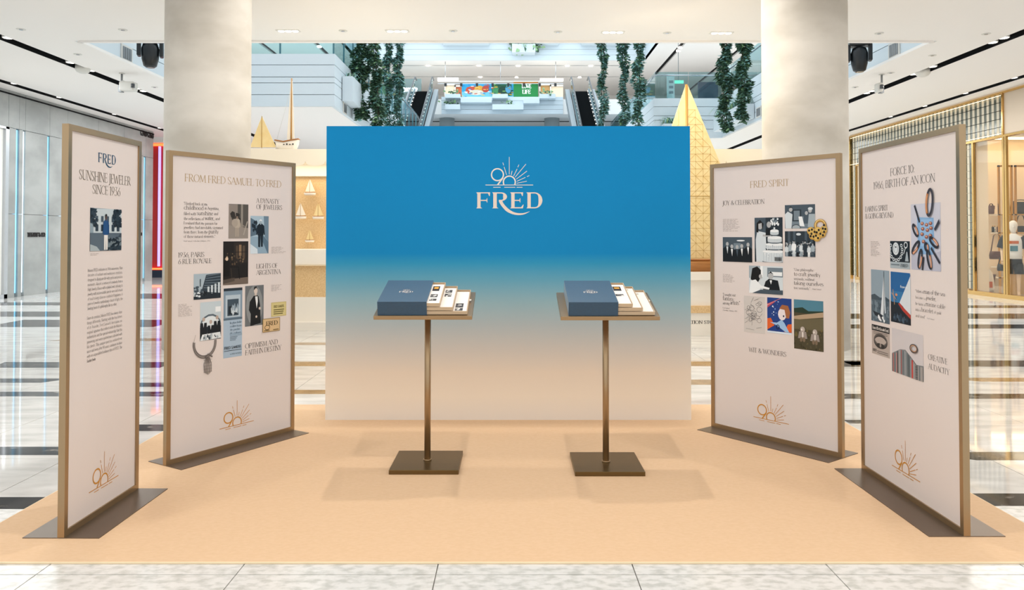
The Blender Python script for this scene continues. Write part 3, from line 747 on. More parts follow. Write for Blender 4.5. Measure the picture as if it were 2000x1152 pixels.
# ------------------------------------------------------------------ information boards
HP = 2.05
class Board:
    def __init__(s, a, b, label, z=CZ, plate=(.38, .5)):
        """a, b: floor points of the left and right end of the face, seen from the front"""
        A, B = Vector(a), Vector(b); d = B - A; s.w = d.length; s.phi = math.atan2(d.y, d.x)
        s.root = empty('information_board', (A.x, A.y, z), s.phi, label, 'display board', 'bronze framed information boards')
        s.o = Vector((A.x, A.y, z)); s.ux = Vector((math.cos(s.phi), math.sin(s.phi), 0)); s.n = Vector((math.sin(s.phi), -math.cos(s.phi), 0))
        w, t, fw = s.w, .034, .03
        def bar(poly, nm):   # mitred bar
            MB().prism(poly, 0, t, 'y').build(nm, 'bronze', s.root, bevel=.002)
        z0 = .004
        bar([(0, z0), (fw, z0 + fw), (fw, HP - fw), (0, HP)], 'frame_side'); bar([(w, z0), (w, HP), (w - fw, HP - fw), (w - fw, z0 + fw)], 'frame_side')
        bar([(0, HP), (fw, HP - fw), (w - fw, HP - fw), (w, HP)], 'frame_top'); bar([(0, z0), (w, z0), (w - fw, z0 + fw), (fw, z0 + fw)], 'frame_bottom')
        MB().box(fw, .009, z0 + fw, w - fw, t - .004, HP - fw).build('printed_panel', 'print_pink', s.root)
        pd = plate[0]
        MB().box(0, -plate[1] * pd + t / 2, 0, w, (1 - plate[1]) * pd + t / 2, .004).build('base_plate', 'bronze_plate', s.root)
        s.face = .009
    def uv(s, px, py):
        r = ray(px, py); O = Vector((0, 0, HC)); q = s.o - s.n * s.face   # n points to the viewer, face lies behind the front
        k = (q - O).dot(s.n) / r.dot(s.n); P = O + r * k - s.o
        return P.dot(s.ux), P.z
    def txt(s, nm, items, col='#3a3532', tk=.1, tn=.035, sans=False):
        """items: (string, x0, baseline y at x0, x1, cap height px)"""
        mb = MB(); single = nm.endswith('heading')
        for t, x0, y, x1, cap in items:
            if single: mb = MB()
            u0, v = s.uv(x0, y); u1, _ = s.uv(x1, y); _, v2 = s.uv(x0, y - cap)
            text_on(mb, t, u0, u1, v, v2 - v, s.face - .001, col, tk, tn if not sans else tk * .9)
            if single: mb.stagger().build(nm, None, s.root)
        if not single: tag(mb.stagger().build(nm, None, s.root), kind='stuff')
    def caption(s, x0, y0, x1, y1, n, seed=3, col='#a39790'):
        rd = random.Random(seed); mb = MB(); u0, v0 = s.uv(x0, y0); u1, _ = s.uv(x1, y0); _, v1 = s.uv(x0, y1); h = (v0 - v1) / n
        for i in range(n):
            u, end = u0, u0 + (u1 - u0) * rd.uniform(.5, 1)
            while u < end:
                k = rd.uniform(.012, .035); q = min(u + k, u1); v = v0 - h * (i + .75)
                mb.face([(u, s.face - .001, v), (q, s.face - .001, v), (q, s.face - .001, v + h * .26), (u, s.face - .001, v + h * .26)], 0, lin(col)); u = q + .006
        return tag(mb.build('caption', None, s.root), kind='stuff')
    def art(s, x0, y0, x1, y1, base, k=0):
        u0, v1 = s.uv(x0, y0); u1, _ = s.uv(x1, y0); _, v0 = s.uv(x0, y1)
        return Art(u0, v0, u1, v1, s.face - .0008 - k * .004, base)
    def emb(s, xa, ya, xb, yb, col='#c98a2e'):
        u0, v = s.uv(xa, ya); u1, _ = s.uv(xb, yb); mb = MB(); emblem(mb, u0, u1, v, s.face - .001, col); return mb.stagger().build('sun_emblem', None, s.root)
INK, GOLD, BROWN = '#3b3632', '#b0925a', '#5d5238'

# ---- board 1: narrow, far left
b1 = Board((-2.207, 3.815), (-2.20, 4.555), 'narrow bronze framed board headed SUNSHINE JEWELER with one photo and long text')
mb = MB(); u0, v = b1.uv(191.5, 316); u1, _ = b1.uv(225.8, 316); wordmark(mb, u0, u1, v, b1.uv(191.5, 297.5)[1] - v, b1.face - .001, '#174a68'); mb.stagger().build('logo_lettering', None, b1.root)
b1.txt('heading', [('SUNSHINE JEWELER', 154, 349.5, 255, 19), ('SINCE 1936', 180, 377.5, 235, 17.5)], BROWN, .085)
P1 = ["Maison FRED celebrates its 90th anniversary. Nine", "decades of radiant and audacious creations,", "designed to illuminate life with joyful and precious", "moments. Almost a century of creativity from a", "High Jewelry House with a playful twist, infusing its", "jewelry with an irresistible joie de vivre and a touch", "of soul to keep close as a symbol of happiness. A", "piece of jewelry symbolizing a burst of light, the", "beating heart of a philosophy like no other."]
P2 = ["Since its creation, Maison FRED has always done", "things differently. Starting with the four letters", "of its founder, Fred Samuel's first name, an", "original signature that reflects both the Maison's", "authenticity and the special relationship that this", "pioneering and warm-spirited man cultivated with", "his clients. This unique spirit has endured ever", "since and even after 90 years, continues to shine", "with an unparalleled radiance that of FRED, The", "Sunshine Jeweler."]
b1.txt('paragraph', [(t, 171, 530.8 + i * 9.32, 239 if i < 8 else 228, 5.6) for i, t in enumerate(P1)], '#4a4542', .075, sans=True)
b1.txt('paragraph', [(t, 169.6, 624.3 + i * 9.3, 238 if i < 9 else 187, 5.6) for i, t in enumerate(P2)], '#4a4542', .075, sans=True)
a = b1.art(176, 405.5, 237, 490.5, '#4c5a66')
a.r(0, .42, 1, 1, '#8ea0aa').poly([(.1, .42), (.1, .98), (.62, 1), (1, 1), (1, .42)], '#c4d0d4')
for i in range(5): a.r(.16 + i * .17, .46, .25 + i * .17, .62, '#2b3945').r(.16 + i * .17, .68, .24 + i * .17, .82, '#43525e')
a.poly([(0, .74), (.2, .98), (0, 1)], '#1c2831').r(0, 0, 1, .42, '#3a4752').poly([(0, 0), (.55, 0), (.95, .4), (0, .42)], '#5a6873').poly([(.0, 0), (.3, 0), (.2, .1), (0, .16)], '#aab6b9')
a.speck(.72, .6, 1, 1, 40, .05, ['#17222a', '#24323a'], 2).speck(.55, 0, 1, .3, 60, .05, ['#0d1820', '#26333c', '#6f7d82'], 3).speck(0, .6, .22, 1, 22, .05, ['#17222a', '#2c3a44'], 4)
a.man(.48, .02, .84, '#1f4a7c', '#e9e6e0', '#5b4a44', .3, '#1d1a18'); a.build('photo', b1.root, 'photo of a standing figure in blue shirt and white trousers')
b1.caption(176, 494, 197, 499.5, 2, 9)
b1.emb(173.4, 962.4, 231, 926.8)

# ---- board 2: wide, left of the back wall
b2 = Board((-2.238, 5.0), (-1.668, 5.915), 'wide bronze framed board headed FROM FRED SAMUEL TO FRED', plate=(.35, .5))
b2.txt('heading', [('FROM FRED SAMUEL TO FRED', 360.3, 353.6, 549.3, 14.5)], GOLD, .085)
b2.txt('subheading', [('A DYNASTY', 500.5, 396, 544.8, 9), ('OF JEWELERS', 500.5, 408, 551, 9)], INK)
b2.txt('subheading', [('1936, PARIS', 347.7, 502.6, 399, 9.5), ('6 RUE ROYALE', 347.7, 515.6, 413, 9.5)], INK)
b2.txt('subheading', [('LIGHTS OF', 500.5, 524.4, 542, 9), ('ARGENTINA', 500.5, 536.8, 548, 9)], INK)
b2.txt('subheading', [('OPTIMISM AND', 478.9, 681, 542.3, 9.7), ('FAITH IN DESTINY', 478.9, 693.8, 549, 9.7)], INK)
X0 = 358.8
b2.txt('quotation', [('"I looked back at my', X0, 399.6, 405.6, 5.6), ('childhood', X0, 408.8, 397.4, 8), ('in Argentina,', 399.4, 409, 427.8, 5.6), ('filled with', X0, 419.6, 382.5, 5.6), ('sunshine', 384.2, 419.7, 416, 8), ('and', 417.8, 419.9, 426, 5.6),
    ('the reflections of', X0, 429.3, 398, 5.6), ('water,', 399.8, 429.4, 418.4, 8), ('and', 420.4, 429.6, 429.2, 5.6), ('I realised that my passion for', X0, 438, 424.7, 5.6), ('jewellery had inevitably stemmed', X0, 446.6, 435.2, 5.6),
    ('from there, from the', X0, 455.6, 405.6, 5.6), ('purity', 407.2, 455.6, 427, 8), ('of those natural elements."', X0, 464.3, 420.4, 5.6), ("Fred Samuel, A Jeweller's Memoirs, 1992", X0, 472, 410.3, 2.6)], '#453f3b', .1, .045)
a = b2.art(446.8, 397.8, 484.9, 465.6, '#6d6661'); a.r(0, .35, 1, 1, '#8a8078').poly([(.45, .5), (.45, 1), (1, 1), (1, .3)], '#54504b').r(.62, .2, .72, 1, '#8f887f').poly([(0, 0), (1, 0), (1, .3), (0, .38)], '#948b82').speck(.18, .5, .55, .72, 16, .1, ['#2f2b28', '#423d38'], 5)
a.man(.42, .05, .62, '#b5a99a', '#a69a8c', '#8a7768', .34, '#2b2723').e(.3, .45, .16, .12, '#a89d90').l([(.75, .1), (.95, .5)], .05, '#aaa196').build('photo', b2.root, 'brown toned photo of two figures outdoors')
a = b2.art(489.2, 421.3, 524.6, 495.5, '#8fa9bb'); a.r(0, .45, 1, 1, '#a9c0ce').poly([(0, .45), (0, .95), (.35, .85), (.35, .5)], '#5b7182').poly([(1, .3), (1, 1), (.72, 1), (.78, .45)], '#6f8798').poly([(0, 0), (.4, 0), (.38, .12), (0, .26)], '#d3e0e8').poly([(.55, .45), (.95, .0), (1, .0), (1, .3), (.7, .48)], '#5c7689')
a.man(.55, .18, .72, '#14202a', '#1b2833', '#9fb0ba', .34, '#dfe6ea').speck(.1, .62, .35, .85, 10, .05, ['#1d2a35'], 2).l([(.5, .2), (.48, .17)], .06, '#0d151c').build('photo', b2.root, 'blue toned photo of a figure in dark coat walking')
a = b2.art(436, 471.4, 484.9, 557, '#1d1a18'); a.r(.42, .5, .95, .98, '#2c2622').r(.62, .6, .72, .92, '#8b7257').r(.5, .6, .58, .9, '#4f4032').r(.76, .6, .86, .9, '#56473a').l([(.45, .75), (.95, .75)], .02, '#1a1512').speck(.05, .45, .95, .72, 40, .03, ['#5a4938', '#7d684f', '#2b241f'], 6).poly([(0, 0), (1, 0), (1, .16), (0, .12)], '#6e6157').poly([(0, .12), (.45, .16), (.45, .08), (0, .03)], '#51473f')
a.e(.14, .6, .055, .045, '#d8bfa5').poly([(.02, .2), (.25, .2), (.26, .55), (.05, .56)], '#0f0d0c').l([(.25, .42), (.6, .4), (.65, .12)], .03, '#0b0a09').l([(.3, .38), (.34, .15)], .03, '#3b322b').build('photo', b2.root, 'dark interior photo with a seated figure')
a = b2.art(378.3, 535.3, 431.2, 585.6, '#a9bac4'); a.poly([(.28, .3), (.45, .95), (1, 1), (1, .15)], '#2f3c47')
for i in range(6): a.l([(.36 + i * .02, .45 + i * .09), (1, .38 + i * .12)], .018, '#73848f')
for i in range(4): a.r(.5 + i * .13, .2, .57 + i * .13, .48 + i * .05, '#cdd8dd')
a.poly([(0, 0), (1, 0), (1, .2), (.3, .3), (0, .2)], '#202b34').speck(.0, .1, .3, .3, 16, .05, ['#dfe7ea', '#4a5863'], 7).speck(0, .3, .3, .5, 14, .05, ['#42505b'], 8).speck(.3, .15, .7, .3, 16, .025, ['#10181f', '#8c9aa3'], 9).r(.22, .5, .25, .8, '#39464f').build('photo', b2.root, 'photo of a shopping street with awnings')
a = b2.art(391, 590.8, 431.9, 666, '#c3d0d6'); a.e(.5, .38, .5, .3, '#5c6a74').e(.5, .38, .44, .25, '#dde5e8').r(0, 0, 1, .35, '#26303a').r(.72, .72, .98, .86, '#eef2f3')
for x, k in ((.16, .0), (.5, -.08), (.8, .02)): a.poly([(x - .16, .12), (x + .16, .12), (x + .15, .46 + k), (x - .15, .46 + k)], '#141b22').e(x, .55 + k, .07, .055, '#b9a89c').poly([(x - .03, .46 + k), (x + .03, .46 + k), (x, .34 + k)], '#e8edef')
a.poly([(0, 0), (1, .02), (.95, .18), (.1, .16)], '#dfe5e7').speck(.1, .02, .9, .16, 18, .05, ['#3a4650', '#aab5bc'], 4).build('photo', b2.root, 'photo of three figures in dark suits at a desk')
a = b2.art(436.8, 563.6, 473.2, 700, '#a9bed0'); a.r(0, .56, 1, 1, '#8298aa').r(0, .96, 1, 1, '#26323c').r(.1, .58, .9, .9, '#b6c6d1').r(.2, .6, .8, .84, '#3f505d').r(.26, .62, .74, .74, '#1c2730').speck(.4, .64, .75, .74, 14, .05, ['#8fa2b0', '#c9d5dc'], 3).r(0, .54, 1, .57, '#5b6f7f')
for i, t in enumerate(('la plus belle', 'collection', 'de perles', 'de culture')): a.text(t, .34, .34 + (.62, .62, .55, .6)[i], .485 - i * .05, .03, '#5d6f7e', .16, .13)
for i in range(3): a.l([(.34, .292 - i * .022), (.75 - i * .05, .292 - i * .022)], .022, '#5d6f7e')
a.r(.34, .31, .98, .338, '#93a9bc').text('FRED SAMUEL', .04, .97, .125, .036, '#20272d', .2, .13).l([(.03, .1), (.97, .1)], .02, '#20272d').text('6, RUE ROYALE', .35, .97, .04, .017, '#5d6f7e', .2, .15).build('letterhead', b2.root, 'pale blue letterhead under a shop window photo')
a = b2.art(478.9, 558.6, 515, 638, '#6c7073'); a.e(.5, .5, .45, .5, '#8b8f90').poly([(.28, 0), (.85, .05), (.8, .5), (.72, .72), (.6, .77), (.45, .74), (.24, .6), (.2, .4), (.3, .3)], '#15181b').poly([(.52, .74), (.66, .74), (.68, .6), (.62, .42)], '#e6e8e8').r(.5, .74, .62, .82, '#cbbdb2').e(.56, .87, .1, .09, '#d5c8bd').poly([(.45, .88), (.48, .97), (.6, .98), (.66, .9), (.58, .94)], '#1d1d1d').l([(.5, .735), (.66, .735)], .035, '#0c0d0e').e(.78, .42, .06, .035, '#cbbdb2').e(.6, .22, .05, .03, '#cbbdb2').build('photo', b2.root, 'portrait photo of a figure in a dinner jacket')
a = b2.art(529.6, 591, 559, 619, '#c9b878'); a.r(.04, .05, .96, .95, '#d6c88c').text('FRED SAMUEL', .16, .86, .62, .16, '#6a5f32', .2, .12)
for i in range(3): a.l([(.15, .47 - i * .14), (.85 - i * .04, .47 - i * .14)], .05, '#6a5f32')
a.build('label_card', b2.root, 'yellowed printed card')
a = b2.art(512.2, 623, 546, 649.4, '#8d7338', 1); a.r(.03, .04, .97, .96, '#d8b98c').text('FRED', .2, .86, .48, .3, '#4a3a1c', .24, .1).ring(.26, .34, .14, .17, .03, '#5b4826').l([(.08, .12), (.4, .12)], .04, '#6f5a35').l([(.6, .12), (.92, .12)], .04, '#6f5a35').build('label_card', b2.root, 'tan printed card lettered FRED')
a = b2.art(372, 655, 426, 742, '#dccbc2'); a.mb = MB()   # necklace drawing
for i in range(30):
    t = R(175 + i * 6.6); a.l([(.5 + .42 * math.cos(t) * .98, .78 + .34 * math.sin(t)), (.5 + .36 * math.cos(t), .78 + .28 * math.sin(t))], .05, '#8d8580')
for rr in (.42, .36): a.l([(.5 + rr * math.cos(R(x)), .78 + (rr - .08) * math.sin(R(x))) for x in range(170, 372, 8)], .015, '#4d4744')
a.l([(.5, .45), (.62, .52), (.78, .45)], .05, '#6b6460')
for i in range(7): a.l([(.55 + i * .02, .45), (.47 + i * .045, .2 + .03 * abs(3 - i)), (.5 + i * .04, .05 + .02 * abs(3 - i))], .018, '#5d5652')
for i in range(5): a.l([(.46, .4 - i * .07), (.76, .4 - i * .07)], .012, '#8d8580')
a.l([(.08, .78), (.16, 1)], .012, '#a09690'); a.build('necklace_drawing', b2.root, 'pencil drawing of a tasselled necklace')
b2.caption(530, 481, 558, 495, 6, 1); b2.caption(529.6, 555.5, 549.6, 569, 6, 2); b2.caption(348, 593.5, 375, 619, 10, 4)
b2.emb(428.5, 838, 495.5, 822.5)

# ---- board 3: wide, right of the back wall
b3 = Board((1.556, 6.03), (2.21, 5.17), 'wide bronze framed board headed FRED SPIRIT', plate=(.37, .5))
b3.txt('heading', [('FRED SPIRIT', 1464.8, 366.6, 1541.5, 12.5)], GOLD, .085)
b3.txt('subheading', [('JOY & CELEBRATION', 1411.3, 400.9, 1493.4, 8.6)], INK)
b3.txt('subheading', [('WIT & WONDERS', 1462.7, 686.3, 1536, 8.8)], INK)
b3.txt('quotation', [('"Our philosophy:', 1550.5, 528.5, 1590, 5), ('to craft jewelry', 1550.5, 538.2, 1602.6, 7.6), ('seriously, without', 1550.5, 546.3, 1591, 5), ('taking ourselves', 1550.5, 555.6, 1608.5, 7.6), ('too seriously"', 1550.5, 564, 1582.5, 5), ('Henri Samuel', 1587, 565.5, 1604, 2.6)], '#453f3b', .1, .045)
b3.txt('quotation', [('"I sought out', 1411.7, 577, 1437, 5), ('fantasy', 1411.7, 585.8, 1433.3, 7.6), ('among', 1411.7, 593.8, 1425, 5), ('artists"', 1426, 594, 1445.7, 7.6), ('Fred Samuel', 1411.7, 602, 1425, 2.4), ("A Jeweller's Memoirs, 1992", 1411.7, 606.5, 1440, 2.4)], '#453f3b', .1, .045)
def bw(n): return {0: '#0e151b', 1: '#26323b', 2: '#46545f', 3: '#74838d', 4: '#a3b0b7', 5: '#d3dce0', 6: '#eef2f3'}[n]
SK = '#b4b6b7'
a = b3.art(1411.7, 463, 1469, 510.5, bw(1)); a.r(0, .55, 1, 1, bw(2)).e(.62, .86, .14, .03, bw(6)).r(.38, .5, .62, .76, bw(3))
for x, h, sh in ((.16, .72, 5), (.32, .62, 6), (.5, .6, 2), (.66, .64, 6), (.87, .7, 6)):
    a.poly([(x - .14, 0), (x + .14, 0), (x + .13, h - .18), (x + .05, h - .08), (x - .05, h - .08), (x - .13, h - .18)], bw(0)).e(x, h, .05, .085, SK).poly([(x - .035, h - .1), (x + .035, h - .1), (x + .01, h - .4)], bw(sh))
a.build('photo', b3.root, 'black and white photo of five figures in evening dress')
a = b3.art(1473.8, 425.3, 1528.6, 511, bw(1)); a.r(0, .3, .4, 1, bw(2)).poly([(.06, 0), (.36, 0), (.42, .4), (.4, .66), (.1, .7), (.04, .5)], bw(5)).e(.2, .82, .1, .085, SK).poly([(.06, .68), (.08, .88), (.2, .95), (.33, .86), (.28, .7), (.26, .88), (.14, .86), (.14, .66)], '#12100f').l([(.3, .6), (.6, .58)], .06, SK).e(.52, .84, .08, .07, SK).poly([(.4, .6), (.62, .6), (.62, .76), (.42, .76)], bw(0))
for y0, y1, x0, x1 in ((.0, .24, .28, 1.12), (.29, .4, .4, 1.05), (.44, .55, .48, .98), (.61, .7, .58, .88)):
    m_ = (x0 + x1) / 2; rx = (x1 - x0) / 2; a.e(m_, y0 + .01, rx, .035, bw(3)).r(x0, y0, x1, y1, bw(5)).e(m_, y1, rx, .035, bw(6)).l([(m_ + rx * math.cos(R(t)), y0 + .02 + .03 * math.sin(R(t))) for t in range(180, 361, 20)], .02, bw(2))
    for q_ in range(9): a.l([(x0 + (x1 - x0) * (q_ + .5) / 9, y0 + .02), (x0 + (x1 - x0) * (q_ + .5) / 9, y1 - .03)], .008, bw(4))
a.r(.7, .72, .76, .78, bw(5)).speck(.6, .84, .88, .98, 24, .03, [bw(6), bw(3)], 2).speck(.3, 0, 1, .5, 14, .015, [bw(4), bw(6)], 3)
for i in range(5): a.r(.74 + i * .05, .03, .77 + i * .05, .12, bw(0))
a.build('photo', b3.root, 'black and white photo of a figure in white beside a tall tiered cake')
a = b3.art(1533, 400.6, 1592, 446.3, bw(3)); a.r(0, .5, 1, 1, bw(2)).r(.25, .3, .55, .8, bw(1)).r(.3, .35, .5, .75, bw(3)).poly([(.02, 0), (.22, 0), (.26, .6), (.1, .72), (.0, .6)], bw(5)).e(.2, .8, .06, .09, SK).poly([(.14, .85), (.2, .94), (.27, .86), (.2, .88)], bw(0)).e(.72, .64, .05, .08, SK).poly([(.6, .2), (.84, .2), (.8, .55), (.64, .56)], bw(2)).e(.84, .74, .06, .09, SK).poly([(.76, .05), (1, .05), (1, .6), (.8, .6)], bw(4)).e(.85, .82, .08, .06, bw(5)).poly([(.5, .1), (.66, .08), (.58, .5), (.46, .5)], bw(6)).e(.38, .04, .14, .12, bw(4)).ring(.38, .04, .14, .12, .02, bw(1)).build('photo', b3.root, 'black and white photo of figures greeting each other')
a = b3.art(1533, 451.5, 1592.4, 500.5, bw(2)); a.r(0, .45, 1, 1, bw(1))
for x in (.1, .28, .66, .84): a.r(x, .5, x + .08, 1, bw(2))
a.e(.46, .88, .08, .05, bw(5)).speck(0, .05, 1, .62, 90, .035, [bw(0), SK, bw(4), bw(1)], 5)
for i in range(8): a.man(.06 + i * .125, -.04, .5 + .08 * (i % 3), bw((5, 4, 6, 2, 5, 1, 5, 4)[i]), bw((4, 1, 5, 0, 4, 1, 6, 2)[i]), SK, .3, bw(0))
a.build('photo', b3.root, 'black and white photo of a crowd in a ballroom')
a = b3.art(1463, 518.4, 1529, 571.5, bw(5)); a.r(0, .55, .4, 1, bw(4)).r(.34, .6, .42, 1, bw(6)).r(.55, .62, 1, .95, bw(3)).r(.6, .66, .98, .8, bw(6)).poly([(.05, .5), (.1, .9), (.25, .98), (.36, .85), (.36, .6), (.25, .35)], '#0f0e0e').poly([(.0, 0), (.3, 0), (.36, .3), (.2, .5), (.05, .45)], bw(6)).e(.35, .62, .05, .08, SK).poly([(.42, .15), (.92, .15), (.86, .5), (.6, .55), (.5, .45)], bw(0)).e(.65, .66, .08, .13, SK).poly([(.57, .72), (.65, .82), (.73, .72), (.65, .76)], bw(0)).poly([(.62, .5), (.69, .5), (.66, .35)], bw(6)).poly([(.1, 0), (1, 0), (1, .16), (.35, .14)], bw(2)).poly([(.3, .2), (.6, .16), (.62, .22), (.34, .3)], bw(6)).build('photo', b3.root, 'black and white photo of a jeweller across a counter from a client')
a = b3.art(1453, 577, 1494, 647.5, '#d2ccc6')     # plain loose line drawing
rd = random.Random(4)
for k in range(15):
    x, y = rd.uniform(.2, .8), rd.uniform(.3, .9); a.ring(x, y, rd.uniform(.04, .14), rd.uniform(.03, .08), .012, '#5d5a58', 10)
for k in range(10):
    x, y = rd.uniform(.1, .9), rd.uniform(.25, .95); a.l([(x, y), (x + rd.uniform(-.2, .2), y + rd.uniform(-.1, .1)), (x + rd.uniform(-.2, .2), y + rd.uniform(-.15, .15))], .01, '#6b6866')
a.l([(.1, .1), (.5, .08)], .01, '#77736f').l([(.6, .13), (.85, .17)], .012, '#77736f').build('line_drawing', b3.root, 'loose black line drawing on grey paper')
a = b3.art(1498.5, 580.3, 1546, 648.5, '#1f3f86'); a.poly([(0, .7), (.5, .98), (.62, 1), (.0, .82)], '#b5485c').poly([(0, .76), (.55, 1), (.6, 1), (0, .8)], '#d98b8e').r(0, 0, 1, .05, '#d8e4ee').poly([(0, .08), (.3, .22), (.15, .42), (0, .4)], '#e0632c').poly([(.7, .06), (1, .06), (1, .3), (.85, .28)], '#e0632c').poly([(.12, .3), (.4, .22), (.75, .06), (.9, .06), (.72, .3), (.6, .4), (.4, .3)], '#9fc3e6').e(.62, .55, .17, .17, '#e9dfe0').poly([(.5, .7), (.62, .82), (.86, .8), (.95, .62), (.9, .45), (.78, .45), (.72, .68)], '#a5673f').e(.68, .5, .03, .03, '#16253f').ring(.44, .18, .06, .06, .03, '#16253f').speck(.2, .5, .5, .95, 12, .02, ['#e8eef8', '#7fa0d8'], 2).build('poster_print', b3.root, 'blue and orange poster illustration')
a = b3.art(1550.5, 584.2, 1608, 680, '#4b4531'); a.r(0, .74, 1, 1, '#4f8296').poly([(0, .74), (0, .82), (.3, .85), (.5, .78), (1, .8), (1, .72)], '#25392b').poly([(0, .66), (.3, .7), (1, .78), (1, .68), (0, .58)], '#b59d80').r(0, .4, 1, .6, '#5d573d').poly([(0, .4), (1, .42), (1, .66), (0, .58)], '#686047').speck(0, 0, 1, .42, 60, .03, ['#3b3622', '#6b5f3a', '#57513a'], 2)
for x, y in ((.3, .2), (.72, .17)): a.e(x, y + .1, .1, .08, '#8a7e72').e(x, y + .2, .08, .06, '#b9aea5').poly([(x - .12, y + .16), (x + .12, y + .16), (x + .16, y + .02), (x - .16, y + .02)], '#9a9088').e(x - .05, y, .045, .05, '#7d6a55').e(x + .05, y, .045, .05, '#7d6a55').e(x - .03, y + .2, .02, .02, '#f2ece6').r(x - .02, y + .05, x + .03, y + .15, '#e2dad2')
a.build('photo', b3.root, 'colour photo of two small silver figurines in a field')
# flower ring picture
a = Art(*b3.uv(1577, 474), *b3.uv(1617, 428), b3.face - .006, '#dccbc2')
a = Art(b3.uv(1577, 474)[0], b3.uv(1577, 474)[1], b3.uv(1617, 474)[0], b3.uv(1577, 428)[1], b3.face - .007, '#d9c0a0'); a.mb = MB()
a.ring(.66, .72, .24, .22, .13, '#b08334').ring(.66, .74, .24, .22, .04, '#ecd08a')
for x, y in ((.2, .5), (.3, .3), (.5, .22), (.75, .38), (.85, .55), (.55, .5)): a.e(x, y, .19, .17, '#c49a48').e(x, y + .02, .15, .13, '#dcb865')
rd = random.Random(8)
for k, (x, y) in enumerate(((.12, .52), (.26, .56), (.24, .38), (.34, .26), (.2, .28), (.46, .3), (.56, .2), (.5, .44), (.6, .54), (.68, .38), (.8, .32), (.86, .46), (.8, .6), (.92, .58), (.4, .46), (.86, .74))): a.e(x, y, .05, .05, '#1b1712')
a.build('ring_picture', b3.root, 'gold flower ring set with dark stones')
b3.caption(1412, 427, 1445, 452, 10, 6); b3.caption(1412, 534, 1435, 551, 7, 7)
b3.emb(1471.8, 813.3, 1541, 829.4)

# ---- board 4: far right
b4 = Board((2.236, 4.945), (2.238, 3.835), 'bronze framed board headed FORCE 10: 1966, BIRTH OF AN ICON', plate=(.38, .5))
b4.txt('heading', [('FORCE 10:', 1739, 343.6, 1786.7, 14.5), ('1966, BIRTH OF AN ICON', 1706, 369.8, 1827, 14)], INK, .085)
b4.txt('subheading', [('DARING SPIRIT', 1690, 413.4, 1734.4, 9.8), ('& GOING BEYOND', 1690, 427.3, 1745, 9.8)], INK)
b4.txt('subheading', [('CREATIVE', 1812.8, 701.2, 1851, 10.6), ('AUDACITY', 1813.2, 719.6, 1854.5, 10.6)], INK)
b4.txt('quotation', [('"When a', 1788.3, 570.6, 1803, 5.4), ('man of the sea', 1804, 573, 1846, 8.2), ('becomes a', 1788.3, 582.6, 1808, 5.4), ('jeweler,', 1809, 585, 1829, 8.2), ('he turns a', 1788.3, 594.6, 1807, 5.4), ('marine cable', 1808, 597, 1846.5, 8.2), ('into a', 1788.3, 606.4, 1798.6, 5.4), ('bracelet', 1799.8, 608, 1822.6, 8.2), ('of gold', 1824.5, 612, 1838.5, 5.4), ('and steel"', 1788.3, 618.4, 1807.5, 5.4), ('Fred Samuel', 1811, 622.5, 1825, 2.6)], '#453f3b', .1, .045)
a = b4.art(1779, 399.3, 1836.9, 525.7, '#c9cad6'); a.poly([(0, 0), (1, 0), (1, .3), (.5, .2), (0, .35)], '#b9bac8').poly([(.25, .24), (.8, .24), (.78, .78), (.22, .8)], '#86aed6').r(.32, .36, .72, .76, '#94bbe0')
for x, y in ((.4, .7), (.55, .68), (.68, .7), (.42, .62), (.58, .6), (.7, .63), (.4, .54), (.55, .5), (.68, .52), (.45, .43)): a.e(x, y, .06, .028, '#8d5a52').e(x - .01, y + .008, .03, .012, '#e0a883')
for (x0, y0), (x1, y1) in (((.15, .98), (.32, .72)), ((.7, .34), (.98, .12)), ((.45, .2), (.4, .0))): a.l([(x0, y0), (x1, y1)], .05, '#2e2c33')
for x, y, an, ra in ((.17, .6, 130, .13), (.18, .34, 40, .16), (.33, .17, 75, .17), (.64, .17, 108, .17), (.8, .42, 150, .15), (.56, .35, 120, .07)):
    a.rring(x, y, ra, .05, an, .05, '#2b2a31').rring(x, y, ra, .05, an, .045, '#c07c55', 200, 290).rring(x, y, ra, .05, an, .015, '#e9c3a4', 210, 280)
a.poly([(.82, .62), (.98, .76), (1, .7), (.85, .58)], '#3a3842'); a.build('photo', b4.root, 'photo of cable bracelets around a blue card')
bt = Art(b4.uv(1808, 426)[0], b4.uv(1808, 426)[1], b4.uv(1828, 426)[0], b4.uv(1808, 366)[1], b4.face - .007, '#000000'); bt.mb = MB()
bt.rring(.5, .5, .7, .3, 82, .17, '#37343c').rring(.5, .5, .7, .3, 82, .19, '#b5733f', 50, 150).rring(.5, .5, .71, .31, 82, .06, '#e0a879', 60, 140).build('bracelet_picture', b4.root, 'upright dark cable bracelet with copper clasp')
a = b4.art(1738.6, 470.5, 1777, 523, '#101a21'); a.r(0, 0, 1, .24, '#a7b4ba').ring(.3, .72, .14, .2, .05, bw(5)).e(.3, .72, .1, .16, bw(5)).l([(.26, .78), (.34, .78)], .03, bw(1))
for i in range(11): a.ring(.32 + .32 * math.cos(R(150 + i * 24)), .66 + .36 * math.sin(R(150 + i * 24)), .05, .05, .025, bw(5), 8)
a.ring(.82, .86, .08, .1, .03, bw(5)).l([(.8, .75), (.72, .55)], .03, bw(5)).poly([(.78, .28), (.96, .28), (.9, .62), (.85, .62)], bw(4)).text('FRED', .56, .92, .07, .11, '#26323b', .2, .1).l([(.06, .14), (.5, .14)], .02, '#5c6a72').build('photo', b4.root, 'white chain and charms on a black page')
